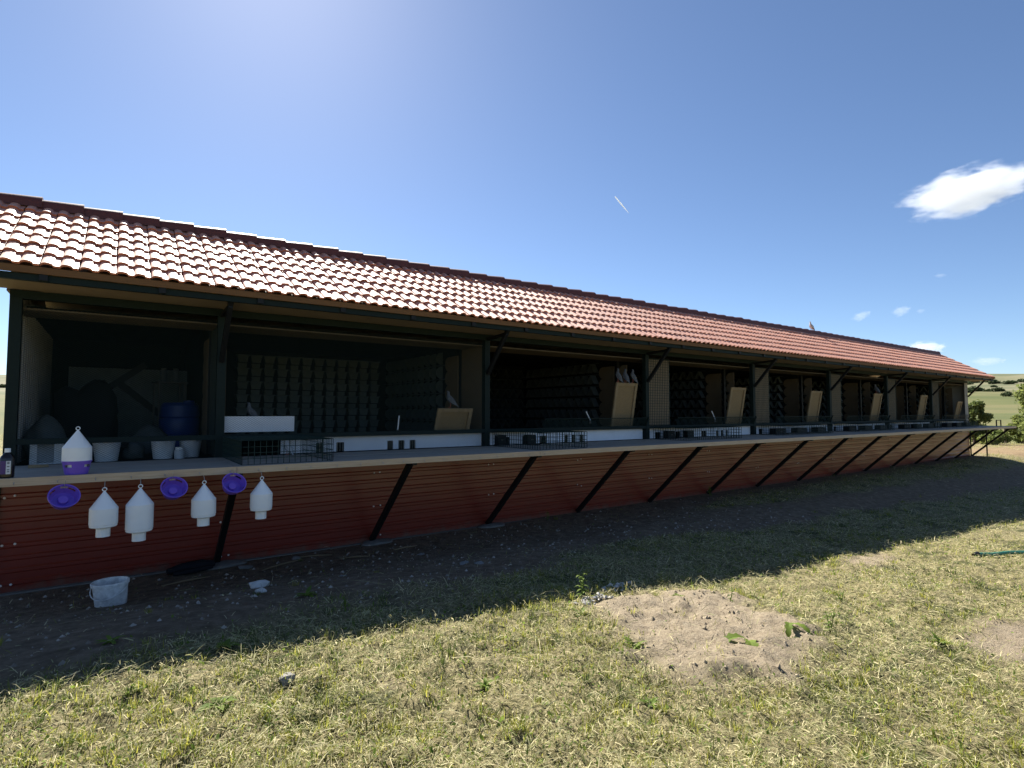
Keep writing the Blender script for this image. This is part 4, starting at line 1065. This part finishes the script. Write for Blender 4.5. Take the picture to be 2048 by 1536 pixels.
tag(link('cut_hay', blades('cut_hay', 480000, 1.9, 55, 1.6, 0.012, 0.058, 0.0025, 'hay', (12, 24), base_p=0.95, patch=hp_)), 'pale dry cut hay strewn over the mown grass', 'hay', kind='stuff')
# rooted tufts
def tufts(n_, mname='grass', lo=0.40, hi=0.60, off=30, k=22, rmax=0.045, hmax=0.08):
    cx, cy, cr = scatter(n_, 1.9, 30, 1.5); cx, cy, cr = keep_grass(cx, cy, cr, 1.0)
    ok = rng.random(len(cx)) < sstep(lo, hi, fbm(cx + off, cy + 4, 0.9)); cx, cy, cr = cx[ok], cy[ok], cr[ok]
    m_ = len(cx) * k
    rad = np.repeat(rng.uniform(0.012, rmax, len(cx)), k); hh = np.repeat(rng.uniform(0.03, hmax, len(cx)), k)
    a = rng.uniform(0, 2*np.pi, m_); q = np.sqrt(rng.random(m_)) * rad
    x = np.repeat(cx, k) + q*np.cos(a); y = np.repeat(cy, k) + q*np.sin(a); r = np.repeat(cr, k); z = hfun(x, y)
    L = hh * rng.uniform(0.5, 1.1, m_); el = np.radians(rng.uniform(35, 80, m_)); a2 = a + rng.normal(0, 0.5, m_)
    w = 0.0036 * rng.uniform(0.6, 1.3, m_) * (1 + 0.05*np.clip(r - 3, 0, 30))
    d = np.stack([np.cos(a2)*np.cos(el), np.sin(a2)*np.cos(el), np.sin(el)], 1); S = np.stack([-np.sin(a2), np.cos(a2), 0*a2], 1) * (w/2)[:, None]
    P0 = np.stack([x, y, z - 0.003], 1); Pm = P0 + d * (L*0.55)[:, None]; Pt = P0 + d * L[:, None]; Pt[:, 2] -= L * 0.22 * np.cos(el)
    V = np.stack([P0 - S, P0 + S, Pm + S*.85, Pm - S*.85, Pt + S*.1, Pt - S*.1], 1).reshape(-1, 3)
    b_ = np.arange(m_)[:, None] * 6
    return np_mesh('grass_tufts', V, np.concatenate([b_ + np.array([0, 1, 2, 3]), b_ + np.array([3, 2, 4, 5])], 0), mname)
tag(link('grass_tufts', tufts(5200)), 'uneven tufts of green grass standing in the mown hay', 'grass', kind='stuff')
tag(link('coarse_hay', blades('coarse_hay', 75000, 1.9, 25, 1.5, 0.03, 0.09, 0.0038, 'hay', (14, 20), patch=hp_)), 'coarser bleached straw lying loose over the cut hay', 'hay', kind='stuff')
M['darkgrass'] = mat('dark_grass_blades', (0.15, 0.19, 0.05), 0.6, 0.2, island=0.95, trans=0.35, color2=(0.045, 0.07, 0.02))
tag(link('dark_tufts', tufts(3600, 'darkgrass', 0.50, 0.68, 71, 30, 0.07, 0.065)), 'low dark green clumps scattered through the pale mown grass', 'grass', kind='stuff')
# a few longer stalks
tag(link('hay_stalks', blades('hay_stalks', 2200, 1.9, 12, 1.3, 0.10, 0.32, 0.0024, 'hay', (6, 6))), 'long pale hay stalks lying on the cut grass', 'hay', kind='stuff')
# leaf litter: small crumpled broad leaves among the hay
def litter(n_, mname='weed', smin=0.006, smax=0.016, asp=0.55):
    x, y, r = scatter(n_, 1.9, 25, 1.6); x, y, r = keep_grass(x, y, r)
    m_ = len(x); z = hfun(x, y) + 0.006 + 0.03 * rng.random(m_)
    s_ = rng.uniform(smin, smax, m_) * (1 + 0.05 * np.clip(r - 3, 0, 30)); a = rng.uniform(0, 6.283, m_)
    u = np.stack([np.cos(a), np.sin(a), rng.normal(0, 0.7, m_)], 1) * s_[:, None]; v = np.stack([-np.sin(a), np.cos(a), rng.normal(0, 0.9, m_)], 1) * s_[:, None] * asp
    c = np.stack([x, y, z], 1)
    V = np.stack([c - u, c + v, c + u, c - v], 1).reshape(-1, 3); b_ = np.arange(m_)[:, None] * 4
    return np_mesh('clover', V, b_ + np.array([0, 1, 2, 3]), mname)
tag(link('clover', litter(22000, 'weed', 0.005, 0.012)), 'small clover and plantain leaves among the hay', 'clover', kind='stuff')

tag(link('clippings', litter(60000, 'hay', 0.005, 0.010, 0.28)), 'crumpled pale leaf clippings matted over the mown ground', 'hay', kind='stuff')

# ------------------------------------------------------------------ trees, bushes, fence, poles, far shrubs
def crown(name, blobs, nleaf, ls, m, seed):
    r_ = np.random.default_rng(seed); vs_ = []
    tot = sum(b_[3] ** 2 for b_ in blobs)
    for cx, cy, cz, rad in blobs:
        k = int(nleaf * rad ** 2 / tot)
        d = r_.normal(size=(k, 3)); d /= np.linalg.norm(d, axis=1)[:, None]
        rr_ = rad * r_.uniform(0.35, 1.0, k) ** 0.6 * (0.75 + 0.5 * r_.random(k))
        c = np.array((cx, cy, cz)) + d * rr_[:, None] * np.array((1, 1, 0.85))
        u = r_.normal(size=(k, 3)); u /= np.linalg.norm(u, axis=1)[:, None]; w = np.cross(u, r_.normal(size=(k, 3))); w /= np.linalg.norm(w, axis=1)[:, None]
        s_ = ls * r_.uniform(0.6, 1.4, k)[:, None]
        vs_.append(np.stack([c - u * s_, c + w * s_ * 0.5, c + u * s_, c - w * s_ * 0.5], 1))
    V = np.concatenate(vs_).reshape(-1, 3); b_ = np.arange(len(V) // 4)[:, None] * 4
    return np_mesh(name, V, b_ + np.array([0, 1, 2, 3]), m)
def tree(x, y, h, rad, label, seed, m='leafy', nb=14, nleaf=6000, ls=0.09, cz0=0.35, name='tree', cat='tree', group=None):
    r_ = random.Random(seed); o = empty(name, (x, y, gz(x, y) - 0.05), 0, label, cat, group)
    tr = MB(); tr.tube([(0, 0, 0), (0.03 * h, 0.01 * h, h * 0.3), (0.0, 0.03 * h, h * 0.62), (0.02 * h, 0.02 * h, h * 0.85)], [0.028 * h, 0.021 * h, 0.013 * h, 0.004 * h], 8)
    blobs = []
    for i in range(nb):
        t = cz0 + (1 - cz0) * (i + 0.5) / nb * 0.93; a = i * 2.4 + r_.random()
        sp = rad * (0.25 + 0.6 * r_.random()) * math.sin(math.pi * min(0.97, 0.18 + 0.75 * (t - cz0) / (1 - cz0)))
        c = Vector((sp * math.cos(a), sp * math.sin(a), h * t)); blobs.append((c.x, c.y, c.z, rad * r_.uniform(0.24, 0.42)))
        tr.tube([(0.01 * h, 0.01 * h, h * t * 0.62), c * 0.6 + Vector((0, 0, h * t * 0.33)), c], [0.010 * h, 0.007 * h, 0.002 * h], 5)
    tr.build('trunk', 'bark', o, True)
    link('crown', crown('crown', blobs, nleaf, ls, m, seed), o)
    return o
tree(43.5, 1.0, 3.8, 1.7, 'large green tree at the right edge of the picture', 2, 'leafy', 18, 9000, 0.10, 0.22)
tree(46.0, 2.75, 1.75, 0.75, 'small pale-leaved tree left of the large tree', 3, 'leafy', 12, 3500, 0.09, 0.25)
tree(40.0, 3.55, 2.45, 0.80, 'young bushy tree just right of the loft end', 4, 'leafd', 13, 4500, 0.085, 0.22)
tree(41.2, 4.3, 1.7, 0.8, 'low leafy tree half hidden behind the loft end', 5, 'leafy', 10, 3000, 0.08, 0.2)
for k, (x, y, h, rad, lb) in enumerate(((47, 4.2, 0.8, 0.8, 'low hedge bush left of the wooden fence post'), (49, 3.55, 0.85, 0.8, 'low hedge bush right of the wooden fence post'), (40.5, 3.2, 0.55, 0.55, 'small bush in front of the young tree'),
                                    (43, 3.3, 0.75, 0.7, 'green bush below the small pale-leaved tree'), (39, 2.6, 0.5, 0.6, 'ground-hugging bush beyond the shelf end'), (42, 1.3, 0.9, 0.9, 'bush at the foot of the large tree'))):
    tree(x, y, h, rad, lb, 30 + k, 'leafd' if k % 2 else 'leafy', 9, 2200, 0.07, 0.25, 'bush', 'bush', 'bushes beyond the loft end')
for k, (x, y) in enumerate(((45.5, 3.45), (52.0, 3.7), (58, 3.6), (50.0, 1.9), (60.0, 5.5))):
    z_ = gz(x, y)
    o = empty('fence_post', (x, y, z_), 0, ['thick wooden fence post between the hedge bushes', 'thin fence post farther right behind the hedge', 'distant fence post behind the hedge', 'fence post behind the large tree', 'most distant fence post behind the young tree'][k], 'post', 'fence posts beyond the loft')
    MB().lathe([(0.07, 0), (0.062, 1.0), (0.05, 1.06), (0.0001, 1.07)], 8).build('stake', 'fence', o, True)
    MB().bar((-0.08, 0, 0.8), (0.08, 0, 0.8), 0.02).build('wire_staple', 'galv', o)
for k in range(6):
    x = 150 + k * 26; y = 14.5 - 3.1 * k + 0.09 * (x - 150); z_ = gz(x, y)
    o = empty('field_pole', (x, y, z_), 0, ['leftmost', 'second', 'third', 'fourth', 'fifth', 'rightmost'][k] + ' thin pole in the row across the far field', 'pole', 'thin poles in the far field')
    MB().tube([(0, 0, 0), (0, 0, 4.6)], [0.09, 0.06], 6).build('shaft', 'galv', o)
    MB().bar((0, -0.7, 4.2), (0, 0.7, 4.2), 0.08).bar((0, -0.5, 3.4), (0, 0.5, 3.4), 0.06).build('cross_arm', 'galv', o)
shrub_me = [crown('shrub', [(0, 0, 0.5, 0.6), (0.5, 0.2, 0.35, 0.45), (-0.45, 0.3, 0.4, 0.45), (0.1, -0.4, 0.3, 0.4)], 500, 0.16, 'shrub', 60 + q) for q in range(3)]
rs = random.Random(5)
names = []
def far_dir(px, d):     # bearing measured from the camera's forward direction in degrees
    a = TH - R(px); return CAM.x + d * math.cos(a), CAM.y + d * math.sin(a)
for k in range(46):
    if k < 38: ang = rs.uniform(38.4, 45.5); d = rs.uniform(560, 900) if k > 5 else rs.uniform(300, 420)
    else: ang = rs.uniform(-47, -42.5); d = rs.uniform(400, 800)
    x, y = far_dir(ang, d); s_ = rs.uniform(2.6, 5.5) * (1.0 if k > 5 else 0.45)
    o = link('far_shrub', shrub_me[k % 3], None, (x, y, gz(x, y) - 0.1 * s_), (0, 0, rs.random() * 6)); o.scale = (s_ * 1.5, s_ * 1.5, s_)
    tag(o, 'dark rounded shrub on the distant hillside' if k >= 6 else 'dark bush in the middle of the far field', 'shrub', 'shrubs on the distant hillside' if k >= 6 else 'bushes in the far field')
# vegetation seen past the left corner
tree(-4.5, 4.2, 1.35, 0.9, 'yellow-green bush past the left corner of the loft', 77, 'leafy', 10, 3000, 0.07, 0.1, 'bush', 'bush', 'bushes beyond the loft end')

# ------------------------------------------------------------------ clouds
def cloud_mat(name, dens, scale, thr):
    m = bpy.data.materials.new(name); m.use_nodes = True
    n, l = m.node_tree.nodes, m.node_tree.links; n.clear()
    out = n.new('ShaderNodeOutputMaterial'); pv = n.new('ShaderNodeVolumePrincipled')
    pv.inputs['Color'].default_value = (0.80, 0.82, 0.86, 1); pv.inputs['Anisotropy'].default_value = 0.25
    tc = n.new('ShaderNodeTexCoord'); nz = n.new('ShaderNodeTexNoise'); nz.inputs['Scale'].default_value = scale
    nz.inputs['Detail'].default_value = 6; nz.inputs['Roughness'].default_value = 0.62
    l.new(tc.outputs['Object'], nz.inputs['Vector'])
    ln = n.new('ShaderNodeVectorMath'); ln.operation = 'LENGTH'; l.new(tc.outputs['Object'], ln.inputs[0])
    fo = n.new('ShaderNodeMapRange'); fo.inputs[1].default_value = 1.0; fo.inputs[2].default_value = 0.25; fo.inputs[3].default_value = -0.38; fo.inputs[4].default_value = 0.30
    l.new(ln.outputs['Value'], fo.inputs[0])
    ad = n.new('ShaderNodeMath'); ad.operation = 'ADD'; l.new(nz.outputs['Fac'], ad.inputs[0]); l.new(fo.outputs[0], ad.inputs[1])
    mr = n.new('ShaderNodeMapRange'); mr.inputs[1].default_value = thr; mr.inputs[2].default_value = thr + 0.16; mr.inputs[3].default_value = 0; mr.inputs[4].default_value = dens
    l.new(ad.outputs[0], mr.inputs[0]); l.new(mr.outputs[0], pv.inputs['Density']); l.new(pv.outputs[0], out.inputs['Volume'])
    return m
cm = cloud_mat('cloud_volume', 0.020, 3.4, 0.52)
cm2 = cloud_mat('cloud_wisp', 0.008, 3.2, 0.56)
fwd = Vector((math.cos(TH) * math.cos(PITCH), math.sin(TH) * math.cos(PITCH), math.sin(PITCH))); rgt = Vector((math.sin(TH), -math.cos(TH), 0)); upv = rgt.cross(fwd)
def at(px, py, d): return CAM + (fwd * 1110 + rgt * (px - 1024) - upv * (py - 768)).normalized() * d
def cloud(px, py, w, h, label, seed, m, d=1600.0, roll=0.0):
    c = at(px, py, d); rg = math.hypot(1110, math.hypot(px - 1024, py - 768)); k = d / rg
    bm = bmesh.new(); bmesh.ops.create_icosphere(bm, subdivisions=4, radius=1.0)
    off = seed * 3.7
    for v in bm.verts:
        q = float(fbm(v.co.x * 2 + off + v.co.z, v.co.y * 2 + v.co.z * 1.3 + off, 1.0, 3)) - 0.5
        v.co *= 1.0 + 0.3 * q
    me = bpy.data.meshes.new('cloud'); bm.to_mesh(me); bm.free(); me.materials.append(m)
    o = link('cloud', me, None, c); o.rotation_euler = (0, roll, math.atan2(rgt.y, rgt.x)); o.scale = (w * k / 2, h * k * 0.75, h * k / 2)
    return tag(o, label, 'cloud', 'small clouds in the blue sky')
cloud(1938, 382, 430, 150, 'large white cloud at the right edge of the sky', 1, cm, roll=R(-11))
cloud(1722, 632, 70, 34, 'leftmost small wispy cloud above the far roof', 2, cm2, roll=R(-20))
cloud(1802, 622, 60, 40, 'small ragged cloud in the middle of the row above the far roof', 3, cm2, roll=R(-10))
cloud(1841, 622, 26, 18, 'tiny cloud fragment right of the ragged one', 4, cm2)
cloud(1850, 697, 130, 52, 'white cloud just behind the end of the ridge', 5, cm, 1900)
cloud(1975, 722, 130, 34, 'low pale cloud over the distant hill', 6, cm2, 1900)
cloud(1880, 551, 46, 16, 'very faint wisp of cloud below the large cloud', 7, cm2)
ct = mat('contrail_ice', (0.85, 0.87, 0.9), 1.0, 0.0, trans=0.5)
p, q = at(1230, 393, 3000), at(1258, 427, 3000)
MBc = MB().tube([p - p, (q - p) * 0.5, q - p], [2.6, 3.4, 0.6], 8)
o = MBc.build('contrail', ct, None, False, p); tag(o, 'short white aircraft trail in the blue sky', 'contrail')
